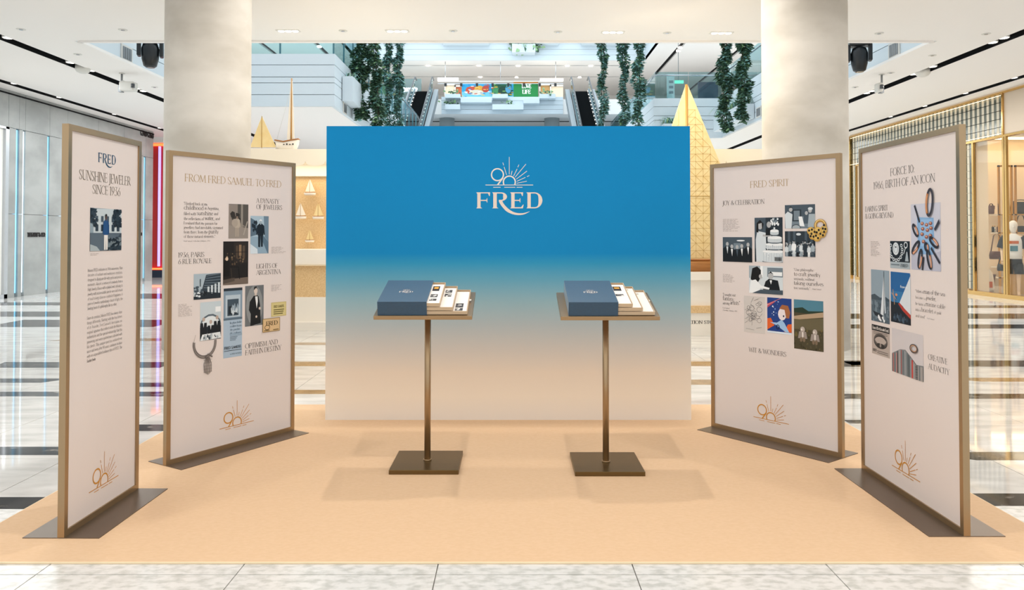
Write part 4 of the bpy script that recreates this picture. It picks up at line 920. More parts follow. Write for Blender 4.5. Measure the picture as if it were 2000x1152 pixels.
a = b4.art(1701.4, 525.6, 1736.9, 625, '#7f929e'); a.r(0, .42, 1, 1, '#8d9fab').poly([(0, .4), (0, .5), (.2, .53), (.5, .47), (.8, .5), (1, .46), (1, .38)], '#3b4b56').r(0, 0, 1, .42, '#51626e').speck(0, 0, 1, .4, 50, .05, ['#3f4f5b', '#71828d'], 3).poly([(.72, .95), (.52, .16), (.7, .14), (.76, .5)], '#d9e0e4').poly([(.72, .95), (.74, .18), (.82, .2)], '#b6c2c9').poly([(.08, .2), (.2, .12), (.6, .06), (.72, .1), (.55, .16)], '#16202a').l([(.72, .98), (.7, .15)], .02, '#23303a').speck(.4, .03, .75, .1, 14, .04, ['#e8edf0'], 5).build('photo', b4.root, 'black and white photo of a sailing boat at sea')
a = b4.art(1739.6, 530, 1778.3, 627, '#1d5f9a'); a.r(0, 0, 1, .45, '#12212e').r(0, .4, 1, .62, '#2d74a8').poly([(1, .95), (.98, 1), (1, 1), (1, .16), (.62, .34), (.45, .4)], '#d5dde2').poly([(.46, .4), (.62, .33), (1, .2), (1, .12), (.6, .26), (.38, .38)], '#b2382a').poly([(0, .0), (1, 0), (1, .12), (.4, .3), (0, .42)], '#0d1822').l([(.12, .65), (.2, .35)], .025, '#c79a6a').l([(.05, .58), (.3, .45)], .02, '#c79a6a').l([(.28, .55), (.28, .42)], .02, '#2a3a48').e(.3, .55, .06, .028, '#cf8f6c').text('force', .5, .86, .7, .045, '#dfe9ef', .22, .16).speck(.1, .05, .9, .18, 20, .05, ['#45596a', '#24384a'], 4).build('poster_print', b4.root, 'poster of a white bow above a red keel')
a = b4.art(1702.9, 632.3, 1737.6, 689, '#b5a89f'); a.r(0, .8, 1, 1, '#16181b').text('Force 10 et la rade Fred.', .05, .96, .85, .1, '#e9e3dc', .18, .1)
a.ring(.5, .46, .36, .2, .05, '#3a3633', 20).ring(.5, .5, .36, .2, .05, '#4c4744', 20).ring(.5, .54, .34, .19, .03, '#6a635e', 20).e(.42, .33, .14, .08, '#2b2826').e(.58, .33, .14, .08, '#2b2826').e(.5, .34, .05, .06, '#8d847d').text('FRED', .06, .28, .1, .08, '#2b2826', .2, .12)
for i in range(2): a.l([(.1, .76 - i * .05), (.9, .76 - i * .05)], .012, '#5f5751').l([(.32, .14 - i * .06), (.92, .14 - i * .06)], .014, '#5f5751')
a.build('advert_print', b4.root, 'sepia advert with a cable bracelet')
a = b4.art(1742, 640, 1803.2, 724, '#cfc9ca'); a.poly([(0, 0), (1, 0), (1, .34), (.8, .32), (.62, .46), (.45, .58), (.28, .56), (0, .42)], '#83878a')
rd = random.Random(5)
def topv(x): return .42 + .14 * x / .28 if x < .28 else (.56 if x < .45 else (.56 - .26 * (x - .45) / .35 if x < .8 else .32))
for i in range(26): x = i / 26; a.poly([(x, 0), (x + .026, 0), (x + .026, topv(x) - .01), (x, topv(x) - .01)], rd.choice(['#5f6669', '#9ca0a1', '#b9b4b0', '#6f7b80', '#4b5054', '#b0605a', '#a8acb0', '#7a8488']))
a.r(.66, 0, .7, .4, '#c4453c').r(.16, 0, .19, .46, '#c08782')
for i in range(9): a.poly([(.78, i * .035), (.85, i * .035 + .02), (.85, i * .035 + .035), (.78, i * .035 + .018)], '#24282d')
a.ring(.73, .66, .11, .08, .03, '#4a3e38', 18).ring(.73, .665, .09, .065, .014, '#c79b7a', 18).build('photo', b4.root, 'photo of coloured ropes with a bracelet')
b4.caption(1701, 470, 1718.8, 500, 10, 11)
b4.emb(1742.3, 908, 1797.6, 940.2)

# ------------------------------------------------------------------ lecterns with book boxes
TILT = R(14)
def lectern(xc, y0, px, label):
    """xc: tray centre, y0: front edge of the tray"""
    root = empty('lectern', (px, y0 + .21, CZ), 0, label, 'lectern', 'bronze lecterns on the platform')
    MB().box(-.218, -.218, 0, .218, .218, .028).build('base_plate', ['bronze_dark'], root, bevel=.002)
    zt = .975 - CZ
    c = MB(); c.cyl(0, 0, .028, zt + .05, .0205, 24); c.build('pole', 'bronze', root)
    MB().cyl(0, 0, .028, .036, .027, 24).build('pole_collar', 'bronze', root)
    t = MB(); t.box(-.31, 0, -.025, .31, .48, 0)
    tr = t.build('tray', 'bronze', root, loc=(xc - px, -.21, zt + .02), rot=(TILT, 0, 0), bevel=.0015)
    return Vector((xc, y0, zt + .02 + CZ))
def book_box(o, xl, ext, label, seed):
    root = empty('book_box', o + Vector((0, 0, 0)), 0, label, 'box', 'blue linen book boxes', rx=TILT)
    x0 = xl - o.x; x1 = x0 + .31; y0, y1, h = .012, .462, .09
    t = .006
    c = MB()
    c.box(x0, y0, .0005, x1, y1, t); c.box(x0, y0, h - t, x1, y1, h); c.box(x0, y0, t, x1, y0 + t, h - t); c.box(x0, y1 - t, t, x1, y1, h - t); c.box(x0, y0 + t, t, x0 + t, y1 - t, h - t)
    case = c.build('case', 'linen_blue', root, bevel=.0012)
    mb = MB(); uc = x0 + .155
    L2 = MB()
    emblem(L2, uc - .03, uc + .03, 0, 0, '#efe4d8'); wordmark(L2, uc - .045, uc + .045, -.036, .024, 0, '#efe4d8')
    L2.stagger(); L2.v = [(x, .235 + z, h + .0006 - y) for x, y, z in L2.v]
    L2.build('stamped_logo', None, root)
    for k, e_ in enumerate(ext):
        zb = h - .008 - (k + 1) * .0262; a0, a1 = x0 + .012, x1 + e_
        hh, w = .022, .004; yy0, yy1 = y0 + .007, y1 - .009
        d = MB(); d.box(a0, yy0, zb, a1, yy1, zb + .003); d.box(a0, yy0, zb + .003, a1, yy0 + w, zb + hh); d.box(a0, yy1 - w, zb + .003, a1, yy1, zb + hh); d.box(a1 - w, yy0 + w, zb + .003, a1, yy1 - w, zb + hh)
        dr_ = d.build('drawer', 'kraft_beige', root)
        MB().box(a0 + .03, yy0 + w + .001, zb + .003, a1 - w - .002, yy1 - w - .03, zb + hh - .004).build('paper_stack', 'paper', dr_)
        # prints lying on the paper
        rd = random.Random(seed + k); zp = zb + hh - .0035
        vis0 = x1 + (ext[k - 1] if k else 0) + .008; vis1 = a1 - w - .008
        wv = vis1 - vis0
        P = [None]
        def q(xa, ya, xb, yb, col, dz=0):
            if dz == 0:
                if P[0]: P[0].build('photo_print', None, dr_)
                P[0] = MB()
            P[0].face([(xa, ya, zp + dz), (xb, ya, zp + dz), (xb, yb, zp + dz), (xa, yb, zp + dz)], 0, lin(col))
        if seed < 50:
            rows = [[(.26, .36), (.13, .19), (.06, .10)], [(.30, .36), (.22, .28)], [(.08, .16), (.02, .07)]][k]
        else: rows = [[(.27, .36), (.16, .2)], [(.36, .38)], [(.35, .37)]][k]
        for n_, (ya, yb) in enumerate(rows):
            big = seed >= 50 and k > 0
            wx = .4 if big else .72
            q(vis0, ya + yy0, vis0 + wv * wx, yb + yy0, '#b9b2a8' if big else ('#2b221b' if n_ == 0 and k == 0 else '#4a4744'))
            if n_ == 0 and k == 0: q(vis0 + .008, ya + yy0 + .04, vis0 + wv * .6, yb + yy0 - .015, '#d8a03a', .0002)
            elif not big:
                for _ in range(4):
                    xx = rd.uniform(vis0, vis0 + wv * .5); yv = rd.uniform(ya, yb - .02) + yy0; q(xx, yv, xx + wv * .2, yv + .02, rd.choice(['#e8e4de', '#8d8a86', '#f2efe9']), .0002)
        if P[0]: P[0].build('photo_print', None, dr_)
    pt = MB(); pt.box(x1 + ext[-1], .26, .012, x1 + ext[-1] + .012, .285, .014); pt.build('ribbon_pull', 'paper', root)
    return root
o1 = lectern(-.561, 4.835, -.552, 'bronze lectern beneath the book box with three photo drawers, nearer the SUNSHINE JEWELER board')
o2 = lectern(.614, 4.80, .609, 'bronze lectern beneath the book box with plain white sheets, nearer the FRED SPIRIT board')
book_box(o1, -.846, (.083, .165, .254), 'blue linen book box with drawers fanned open showing many small photos', 10)
book_box(o2, .353, (.091, .155, .232), 'blue linen book box with drawers fanned open showing mostly blank white sheets', 60)
# ------------------------------------------------------------------ sailing kiosk behind the wall
KY = 12.3
kio = empty('kiosk', (0, KY, 0), 0, 'cream and rattan summer kiosk with scalloped canopy behind the blue wall', 'kiosk')
def kiosk_half(x0, x1):
    MB().box(x0, 0, .13, x1, .75, .516).build('base_cabinet', 'kiosk_white', kio)
    MB().box(x0, -.15, 0, x1, .75, .13).build('step', 'kiosk_white', kio)
    MB().box(x0, .03, .516, x1, .75, 1.016).build('counter_front', 'rattan', kio)
    MB().box(x0, -.03, 1.016, x1, .78, 1.03).build('counter_edge', 'carpet_edge', kio)
    MB().box(x0, 0, 1.03, x1, .75, 1.279).build('counter', 'kiosk_white', kio, bevel=.008)
    MB().box(x0, .7, 1.279, x1, .78, 2.55).build('back_panel', 'rattan', kio)
    MB().box(x0, .62, 2.5, x1, .8, 2.75).build('head_board', 'sail_cream', kio)
    MB().box(x0, -.02, 2.7, x1, 1.6, 2.886).build('canopy', 'canopy_cream', kio)
    n = max(1, round((x1 - x0) / .305)); w = (x1 - x0) / n
    tpl = None
    for i in range(n):
        if tpl is None:
            pts = [(0, 0)] + [(w / 2 - w / 2 * math.cos(math.pi * k / 10), -.085 * math.sin(math.pi * k / 10) ** .8) for k in range(11)] + [(w, 0)]
            tpl = MB().prism(pts, 0, .012, 'y').build('scallop', 'canopy_cream', kio, loc=(x0, -.02, 2.7))
        else: clone(tpl, 'scallop', kio, (x0 + i * w, -.02, 2.7))
kiosk_half(-4.9, -1.4); kiosk_half(3.1, 4.75)
MB().box(-1.4, 0, 0, 3.1, .75, .13).build('step', 'kiosk_white', kio)
YK = KY - .75
def zk(py): return zat(py, YK)
MB().box(1.0, -.75, 0, 3.6, -.002, zk(611)).build('base_cabinet', 'kiosk_white', kio)
MB().box(.98, -.77, zk(611), 3.62, -.002, zk(597)).build('wood_band', 'rattan', kio)
MB().box(1.03, -.72, zk(597), 3.57, -.002, zk(547)).build('display_case', 'kiosk_white', kio)
MB().box(.98, -.77, zk(547), 3.62, -.002, zk(531)).build('wood_band', 'kiosk_white', kio)
tx = MB(); text_on(tx, 'STATION STORE', xat(1331, YK), xat(1404, YK), zk(632), zk(626) - zk(632), -.752, '#2b2b2b', .2, .14); tag(tx.build('sign_lettering', None, kio), kind='stuff')
for x in (-2.4, 2.2):  # unseen warm fill lights added to brighten the kiosk
    lamp('POINT', (x, KY - .5, 3.5), 28, (1, .84, .6), size=.15, name='kiosk_fill')
lamp('AREA', (-2.9, KY + .35, 2.66), 20, (1, .88, .7), (2.6, .3), target=(-2.9, KY + .6, 1.3), name='kiosk_fill')
lamp('AREA', (1.8, KY - 1.2, 4.6), 80, (1, .82, .56), (2, .6), target=(2.6, KY, 1.8), name='kiosk_fill')

def sail(pts, t=.012, belly=.0):
    mb = MB(); mb.prism(pts, -t / 2, t / 2, 'y'); return mb
def wall_boat(px, py_top, py_bot, Y, gold, label, small=False):
    z1, z0 = zat(py_top, Y), zat(py_bot, Y); h = z1 - z0; x = xat(px, Y)
    root = empty('model_sailboat', (x, Y, z0), 0, label, 'model boat', 'small model sailboats on the rattan wall')
    w = h * .72
    hull = MB(); rows = []
    for i in range(9):
        t = i / 8; xx = (-.5 + t) * w; k = math.sin(math.pi * (t * .9 + .05)) ** .6; d = .06 * k
        rows.append([(xx, -d, h * .16), (xx * .94, -d * .7, h * .03), (xx * .9, 0, 0), (xx * .94, d * .7, h * .03), (xx, d, h * .16)])
    hull.grid(rows); hull.build('hull', 'kiosk_white', root)
    MB().tube([(-.02 * w, 0, h * .14), (-.02 * w, 0, h)], .005, 6).build('mast', 'mast_wood', root)
    sm = 'sail_gold' if gold else 'sail_cream'
    sail([(-.04 * w, h * .22), (-.04 * w, h * .98), (-.4 * w, h * .24)]).build('jib', sm, root)
    sail([(.0, h * .22), (.44 * w, h * .24), (.0, h * .99)]).build('main_sail', sm, root)
    MB().box(-.42 * w, -.012, h * .17, .46 * w, .012, h * .2).build('boom', 'wood_hull', root)
    return root
BYY = KY + .6
wall_boat(605, 350, 381.5, BYY, False, 'small cream model sailboat, topmost on the rattan wall')
wall_boat(587, 396.5, 427.5, BYY, False, 'small cream model sailboat on the rattan wall nearest the bronze board edge')
wall_boat(621.5, 397, 428, BYY, True, 'small gold patterned model sailboat on the rattan wall nearest the blue wall')
wall_boat(605, 449, 473, BYY, True, 'small model sailboat with gold light painted into sails, lowest one just above the white counter')  # gold light on this boat is put into its sail colour
# boats on the canopy
Yb = KY + .35
zt = 2.886
hx0, hx1 = xat(537, Yb), xat(582.5, Yb); hl = hx1 - hx0
boat = empty('model_yacht', ((hx0 + hx1) / 2, Yb, zt), 0, 'white hulled model yacht with very tall narrow sail on kiosk canopy', 'model boat')
rows = []
for i in range(11):
    t = i / 10; xx = (-.5 + t) * hl; k = (math.sin(math.pi * min(1, .12 + t * .75))) ** .7; d = .09 * k; sheer = .15 + .05 * abs(t - .4) * 1.6
    keel = .0 if .25 < t < .95 else .05 * (1 - t / .25 if t < .25 else 1)
    rows.append([(xx, -d, sheer), (xx * .93, -d * .75, .05 + keel), (xx * .85, 0, keel * .8), (xx * .93, d * .75, .05 + keel), (xx, d, sheer)])
MB().grid(rows).build('hull', 'kiosk_white', boat)
rim = MB().tube([(r[0][0], r[0][1], r[0][2] + .005) for r in rows] + [(r[-1][0], r[-1][1], r[-1][2] + .005) for r in rows[::-1]], .012, 6); rim.build('gunwale', 'wood_hull', boat)
mx = xat(568, Yb) - (hx0 + hx1) / 2; mz = zat(153, Yb) - zt
MB().tube([(mx, 0, .12), (mx, 0, mz)], [.02, .012], 8).build('mast', 'mast_wood', boat)
sail([(mx - .07, .2), (mx + .05, .18), (mx + .012, mz - .05), (mx - .01, mz - .02)], .02).build('main_sail', 'sail_cream', boat)
MB().tube([(mx - .01, 0, mz * .86), (-hl * .44, 0, .2)], .003, 5).build('stay_line', 'fixture_white', boat)
for i in range(4): MB().box(-.04 + i * .05, -.092, .1, -.02 + i * .05, -.08, .115 + .01 * (i % 2)).build('name_stroke', 'letter_black', boat)
gx = xat(511, Yb); gh = zat(229, Yb) - zt
gb = empty('model_sailboat', (gx, Yb, zt), 0, 'gold sailed model boat on kiosk canopy, half hidden by the column', 'model boat')
MB().prism([(-.22, .05), (.24, .05), (.2, 0), (-.18, 0)], -.05, .05, 'y').build('hull', 'kiosk_white', gb)
sail([(-.015, .07), (-.015, gh), (-.2, .07)]).build('jib', 'sail_gold', gb); sail([(.0, .07), (.23, .07), (.0, gh)]).build('main_sail', 'sail_gold', gb)
MB().tube([(-.007, 0, .04), (-.007, 0, gh + .02)], .007, 6).build('mast', 'gold_leaf', gb)
# large boat with quilted gold sails
Ys = KY - .4
apx = at(1343, 165, Ys)
zh = zk(531)
big = empty('sailing_boat', (apx.x, Ys, zh), 0, 'large display sailboat with quilted gold sails behind the blue wall', 'display boat')
H = apx.z - zh
hb = MB(); rows = []
for i in range(13):
    t = i / 12; xx = -1.1 + 2.3 * t; k = max(.15, math.sin(math.pi * (t * .86 + .12))) ** .6; d = .3 * k
    rows.append([(xx, -d, .15), (xx * .97, -d * .9, .0), (xx * .95, 0, 0), (xx * .97, d * .9, .0), (xx, d, .15)])
hb.grid(rows); hb.build('hull', 'wood_hull', big)
MB().tube([(-.02, 0, .1), (-.02, 0, H)], .022, 10).build('mast', 'mast_wood', big)
def quilted(poly, nm):
    """sail panel with raised stitched lattice"""
    o = sail(poly, .02).build(nm, 'sail_gold', big)
    ln = MB(); (ax, az), (bx, bz), (cx_, cz) = poly
    def inside(x, z):
        def cr(p, q): return (q[0] - p[0]) * (z - p[1]) - (q[1] - p[1]) * (x - p[0])
        s_ = [cr(poly[0], poly[1]), cr(poly[1], poly[2]), cr(poly[2], poly[0])]
        return all(v >= -1e-4 for v in s_) or all(v <= 1e-4 for v in s_)
    st = .115
    xs0, xs1 = min(p[0] for p in poly), max(p[0] for p in poly)
    rd = random.Random(3)
    x = xs0
    while x < xs1:
        z = .2
        while z < H:
            p0, p1 = rd.choice([((x, z), (x + st, z + st)), ((x + st, z), (x, z + st))]); p2 = (x, z + st)
            for s0, s1 in ((p0, p1), ((x, z), (x + st, z)), ((x, z), (x, z + st))):
                if inside(*s0) and inside(*s1):
                    dx, dz = s1[0] - s0[0], s1[1] - s0[1]; L = math.hypot(dx, dz); nx, nz = -dz / L * .0022, dx / L * .0022
                    ln.face([(s0[0] + nx, -.013, s0[1] + nz), (s0[0] - nx, -.013, s0[1] - nz), (s1[0] - nx, -.013, s1[1] - nz), (s1[0] + nx, -.013, s1[1] + nz)])
            z += st
        x += st
    q = ln.build('stitching', 'gold_leaf', o); q['kind'] = 'stuff'
quilted([(-.04, .18), (-.04, H - .03), (-.95, .18)], 'jib')
quilted([(.0, .18), (1.1, .18), (.0, H - .01)], 'main_sail')
MB().tube([(-.05, 0, .17), (1.12, 0, .17)], .02, 8).build('boom', 'wood_hull', big)
MB().box(-.02, -.016, zat(383, Ys) - zh - .005, .75, -.011, zat(383, Ys) - zh + .005).build('sail_seam', 'gold_leaf', big)

# ------------------------------------------------------------------ ceiling fittings
def downlight(x, y, z, r, label, grp):
    root = empty('downlight', (x, y, z), 0, label, 'ceiling light', grp)
    MB().cyl(0, 0, -.012, .0, r, 20).build('trim_ring', 'fixture_white', root)
    MB().cyl(0, 0, -.016, -.012, r * .82, 20).build('diffuser', 'lamp_glow', root)
names = ('first from the raw column with the yacht', 'second along, above the blue wall', 'third along, above the blue wall', 'last along, close to the column by the glass blocks')
for x, y, n_ in zip((563, 776, 1197, 1409), (60, 60.5, 62.5, 64), names):
    k = (ZC - HC) / ray(x, y).z; P = ray(x, y) * k
    root = empty('downlight', (P.x, P.y, ZC), 0, 'three lens recessed ceiling downlight, ' + n_, 'ceiling light', 'downlights along the ceiling edge')
    MB().box(-.2, -.07, -.008, .2, .07, 0).build('housing', 'fixture_white', root)
    for dx in (-.12, 0, .12): MB().cyl(dx, 0, -.014, -.008, .052, 16).build('lens', 'lamp_glow', root)
# small lamps inside the slots
ORD = ['nearest to', 'second from', 'third from', 'fourth from', 'fifth from', 'sixth from', 'seventh from']
def slot_lamp(px, py, name):
    k = (ZC + .04 - HC) / ray(px, py).z; P = ray(px, py) * k
    s_ = min(SL + SR, key=lambda s: abs((s[0] + s[1]) / 2 - P.x)); xc = (s_[0] + s_[1]) / 2
    root = empty('slot_spotlight', (xc, P.y, ZC + .1), 0, 'small round spotlight ' + name, 'ceiling light', 'spotlights in the ceiling slots')
    MB().cyl(0, 0, -.06, 0, .095, 14).build('housing', 'fixture_white', root)
    MB().cyl(0, 0, -.065, -.06, .08, 14).build('lens', 'lamp_glow', root)
for pts, nm in ((((14, 74), (138, 122), (177, 138), (264, 173), (274, 178)), 'inner slot, grey stone store side'), (((22, 163), (115, 190), (215, 223), (308, 250)), 'outer slot along grey stone store'),
        (((1970, 74), (1950, 83), (1826, 130), (1788, 145), (1699, 178), (1689, 182)), 'inner slot, glass block store side'), (((1988, 152), (1887, 182), (1803, 207), (1735, 228)), 'outer slot along glass block store')):
    for i, (x, y) in enumerate(pts): slot_lamp(x, y, ORD[i] + ' the front in the ' + nm)
for x, y, lab in ((41, 57, 'in the corner above the left slot lights'), (240, 58, 'between the left slot and the column top'), (152, 106, 'just outside the left corner of the atrium opening'), (302, 170, 'nearest the white camera on bent bracket'), (1717, 65, 'by the right column top'), (1926, 66, 'nearest the right picture edge'),
        (1821, 108, 'just outside the right corner of the atrium opening'), (1740, 142, 'nearest the camera on thin pole'), (1670, 170, 'right against the column, glass block side'), (670, 60, 'between first and second downlight'), (885, 60, 'just past the second downlight'), (1090, 62, 'just before the third downlight'), (1303, 64, 'between third and last downlight')):
    k = (ZC - HC) / ray(x, y).z; P = ray(x, y) * k
    root = empty('sprinkler_cap', (P.x, P.y, ZC), 0, 'tiny round white ceiling cap ' + lab, 'ceiling cap', 'sprinkler caps in the ceiling')
    MB().cyl(0, 0, -.006, 0, .075, 16).build('disc', 'fixture_white', root); MB().cyl(0, 0, -.014, -.006, .03, 12).build('nozzle', 'steel', root)
for x, y, Yd, lab, sg in ((238, 143, 17.5, 'white security camera hanging on a bent bracket from left ceiling', 1), (1722, 145, 17.5, 'white security camera on a thin pole from right ceiling', -1)):
    k = (ZC - HC) / ray(x, y).z; P = ray(x, y) * k; zb = HC + (ray(x, y + 28).z) * P.y / ray(x, y + 28).y - ZC
    root = empty('security_camera', (P.x, P.y, ZC), 0, lab, 'camera')
    MB().cyl(0, 0, -.015, 0, .06, 12).build('mount', 'fixture_white', root)
    MB().tube([(0, 0, 0), (0, 0, zb)], .022, 8).build('pole', 'grey_metal', root)
    if sg > 0: MB().tube([(0, 0, zb * .55), (.12, 0, zb * .72), (.2, 0, zb * .8)], .025, 8).build('arm', 'fixture_white', root)
    b = MB(); b.box(-.02 if sg > 0 else -.12, -.1, zb - .08, .3 if sg > 0 else -.01, .12, zb + .12); b.build('body', 'fixture_white', root, bevel=.03)
    MB().cyl(.3 if sg > 0 else -.06, -.12, zb - .03, zb + .06, .04, 12).build('lens', 'lens', root)
    MB().box(-.05, -.06, zb - .1, .02, .06, zb + .04).build('bracket', 'grey_metal', root)
for x, y, lab in ((162, 134, 'white dome smoke detector in the left ceiling slot'), (1802, 141, 'white dome smoke detector in the right ceiling slot')):
    k = (ZC - HC) / ray(x, y).z; P = ray(x, y) * k
    root = empty('smoke_detector', (P.x, P.y, ZC + .1), 0, lab, 'detector')
    MB().loft([(0, 0, -.2, .06, .06), (0, 0, -.17, .12, .12), (0, 0, -.12, .15, .15), (0, 0, 0, .15, .15)], 16).build('dome', 'fixture_white', root)
# stage lights in the void
def stage_light(x, y, zt_, label, turn):
    root = empty('stage_light', (x, y, zt_), turn, label, 'stage light', 'black moving head stage lights')
    MB().box(-.2, -.14, -.16, .2, .14, -.04).build('base', 'black_plastic', root, bevel=.02)
    for s_ in (-1, 1): MB().box(s_ * .2 - .035, -.09, -.46, s_ * .2 + .035, .09, -.12).build('yoke_arm', 'black_plastic', root, bevel=.02)
    MB().loft([(0, 0, -.66, .09, .09), (0, 0, -.64, .12, .12), (0, 0, -.5, .155, .15), (0, 0, -.3, .16, .16), (0, 0, -.2, .13, .13), (0, 0, -.17, .07, .07)], 20).build('head', 'black_plastic', root)
    MB().cyl(0, 0, -.672, -.66, .08, 18).build('lens', 'lens', root)
    MB().box(-.03, -.03, -.04, .03, .03, .04).build('clamp', 'grey_metal', root)
    return root
tz = 5.48
for sx_, lab in ((-7.05, 'left'), (6.95, 'right')):
    tr = empty('truss_bar', (sx_, 16.6, tz), 0, 'black lighting bar inside the ' + ('left edge' if sx_ < 0 else 'right edge') + ' of the atrium opening', 'lighting bar')
    MB().tube([(0, -2.4, 0), (0, 2.6, 0)], .03, 10).build('bar', 'black_plastic', tr)
    for yy in (-2.2, 2.4): MB().tube([(0, yy, 0), (0, yy, 9.4)], .006, 6).build('hanger', 'grey_metal', tr)
    MB().tube([(.03, -2.2, .04), (.05, 0, .0), (.03, 2.4, .05)], .018, 6).build('cable', 'black_plastic', tr)
xs_ = [(-7.05, 14.9, 'stage light nearest the grey stone store'), (-7.05, 16.3, 'stage light tucked behind the column, yacht side'), (6.95, 15.3, 'stage light nearest the glass block store'), (6.95, 16.8, 'stage light tucked behind the column, gold sail side')]
for x, y, lab in xs_: stage_light(x, y, tz - .04, 'black moving head ' + lab, .35 if x < 0 else -.3)
for x, y, Xw, lab in ((243, 105, VX0, 'grey slotted air vent on the fascia above the left ceiling opening'), (1751, 97, VX1, 'grey slotted air vent on the fascia above the right ceiling opening'), (1484, 219, VX1, 'grey slotted air vent on the right gallery fascia behind the column'), (672, 212, -4.81, 'grey slotted air vent on the left gallery side fascia')):
    Yv = abs(Xw) * 1500 / abs(x - 1000); z = zat(y, Yv); sgn = 1 if Xw < 0 else -1
    root = empty('air_vent', (Xw + sgn * .012, Yv, z), 0, lab, 'vent')
    MB().box(-.01, -.22, -.16, .008, .22, .16).build('frame', 'fixture_white', root)
    for i in range(4): MB().box(sgn * .012 - .006, -.17 + i * .09, -.12, sgn * .012 + .006, -.1 + i * .09, .12).build('slat', 'grey_metal', root)

# ------------------------------------------------------------------ gallery railings
def railing(pts, z0, h, label, posts=True):
    root = empty('glass_railing', (pts[0][0], pts[0][1], z0), 0, label, 'railing'); ox, oy = pts[0]
    for (xa, ya), (xb, yb) in zip(pts, pts[1:]):
        d = math.hypot(xb - xa, yb - ya); n = max(1, round(d / 1.3)); ux, uy = (xb - xa) / d, (yb - ya) / d
        for i in range(n):
            a0, a1 = d * i / n + .012, d * (i + 1) / n - .012
            p0, p1 = (xa + ux * a0 - ox, ya + uy * a0 - oy), (xa + ux * a1 - ox, ya + uy * a1 - oy)
            nx, ny = -uy * .008, ux * .008
            MB().prism([(p0[0] - nx, p0[1] - ny), (p1[0] - nx, p1[1] - ny), (p1[0] + nx, p1[1] + ny), (p0[0] + nx, p0[1] + ny)], 0, h).build('glass_pane', 'glass_green', root)
            if posts: MB().tube([(xa + ux * d * i / n - ox, ya + uy * d * i / n - oy, 0), (xa + ux * d * i / n - ox, ya + uy * d * i / n - oy, h)], .025, 8).build('post', 'teal_metal', root)
        MB().tube([(xa - ox, ya - oy, h - .12), (xb - ox, yb - oy, h - .12)], .028, 8).build('handrail', 'steel', root)
railing([(VX0, 20.82), (-4.86, 20.82), (-4.86, 40)], 6.44, 1.25, 'glass railing with teal posts along the left upper gallery')
railing([(VX1 + .06, 14), (VX1 + .06, 27.4)], 6.44, 1.0, 'glass railing running along right gallery edge above fascia', False)
railing([(VX1, 27.56), (5.16, 27.56), (5.16, 40)], 6.44, .95, 'glass railing of the balcony behind the gold sail', False)
for x, z, lab in ((-4.0, 6.75, 'left'), (3.6, 6.75, 'right')):
    root = empty('guard_rail', (x, 40.9, 5.9), 0, 'white tubular guard rail at foot of ' + lab + ' escalator', 'railing')
    for zz in (.85, .5): MB().tube([(-2.6, 0, zz), (1.0, 0, zz)] if x < 0 else [(-1.0, 0, zz), (2.2, 0, zz)], .05, 8).build('rail', 'fixture_white', root)
    for xx in (-1.0, 1.0): MB().tube([(xx, 0, 0), (xx, 0, .9)], .045, 8).build('post', 'fixture_white', root)

# ------------------------------------------------------------------ escalators
def escalator(xt, xb, label):
    y0, y1, z0, z1 = 41.5, 49.8, 5.9, 10.72
    root = empty('escalator', (xb, y0, z0), 0, label, 'escalator', 'escalators up to the far deck')
    n = 24; dx = xt - xb; L, Hh = y1 - y0, z1 - z0; w = .46
    st = None
    for i in range(n):
        loc = (dx * i / n, L * i / n, Hh * i / n)
        if st is None: st = MB().box(-w, 0, .1, w, L / n, .1 + Hh / n).build('step', 'slot_black', root, loc=loc)
        else: clone(st, 'step', root, loc)
    for s_ in (-1, 1):
        x0 = s_ * (w + .1)
        def q(o_, za, zb, t, nm, m):
            mb = MB(); a, b = x0 + o_ - t, x0 + o_ + t
            lo = [(a, 0, za), (b, 0, za), (b, 0, zb), (a, 0, zb)]; hi = [(x + dx, y + L, z + Hh) for x, y, z in lo]
            mb.grid([lo, hi], sm=False); mb.build(nm, m, root)
        q(0, .0, .34, .05, 'skirt', 'grey_metal'); q(s_ * .02, .34, 1.05, .012, 'balustrade', 'glass_green'); q(s_ * .26, -.3, .3, .14, 'cladding', 'grey_metal')
        MB().tube([(x0, -.4, .7), (x0, 0, 1.1), (x0 + dx, L, Hh + 1.1), (x0 + dx, L + .8, Hh + 1.05)], .05, 8).build('handrail', 'black_plastic', root)
        for i in range(14):
            t = .1 + i * .065; MB().ball((x0 - s_ * .1 + dx * t, L * t, Hh * t + .36), .03, .03, .03, 6).build('step_lamp', 'lamp_glow', root)
    MB().box(dx - w, L - .1, Hh + .0, dx + w, L + 1, Hh + .12).build('landing_plate', 'steel', root)
escalator(-5.75, -5.75, 'dark stepped escalator beside the ivy strands, mural side')
escalator(4.42, 4.42, 'dark stepped escalator beside the green LOVE LIFE banner')

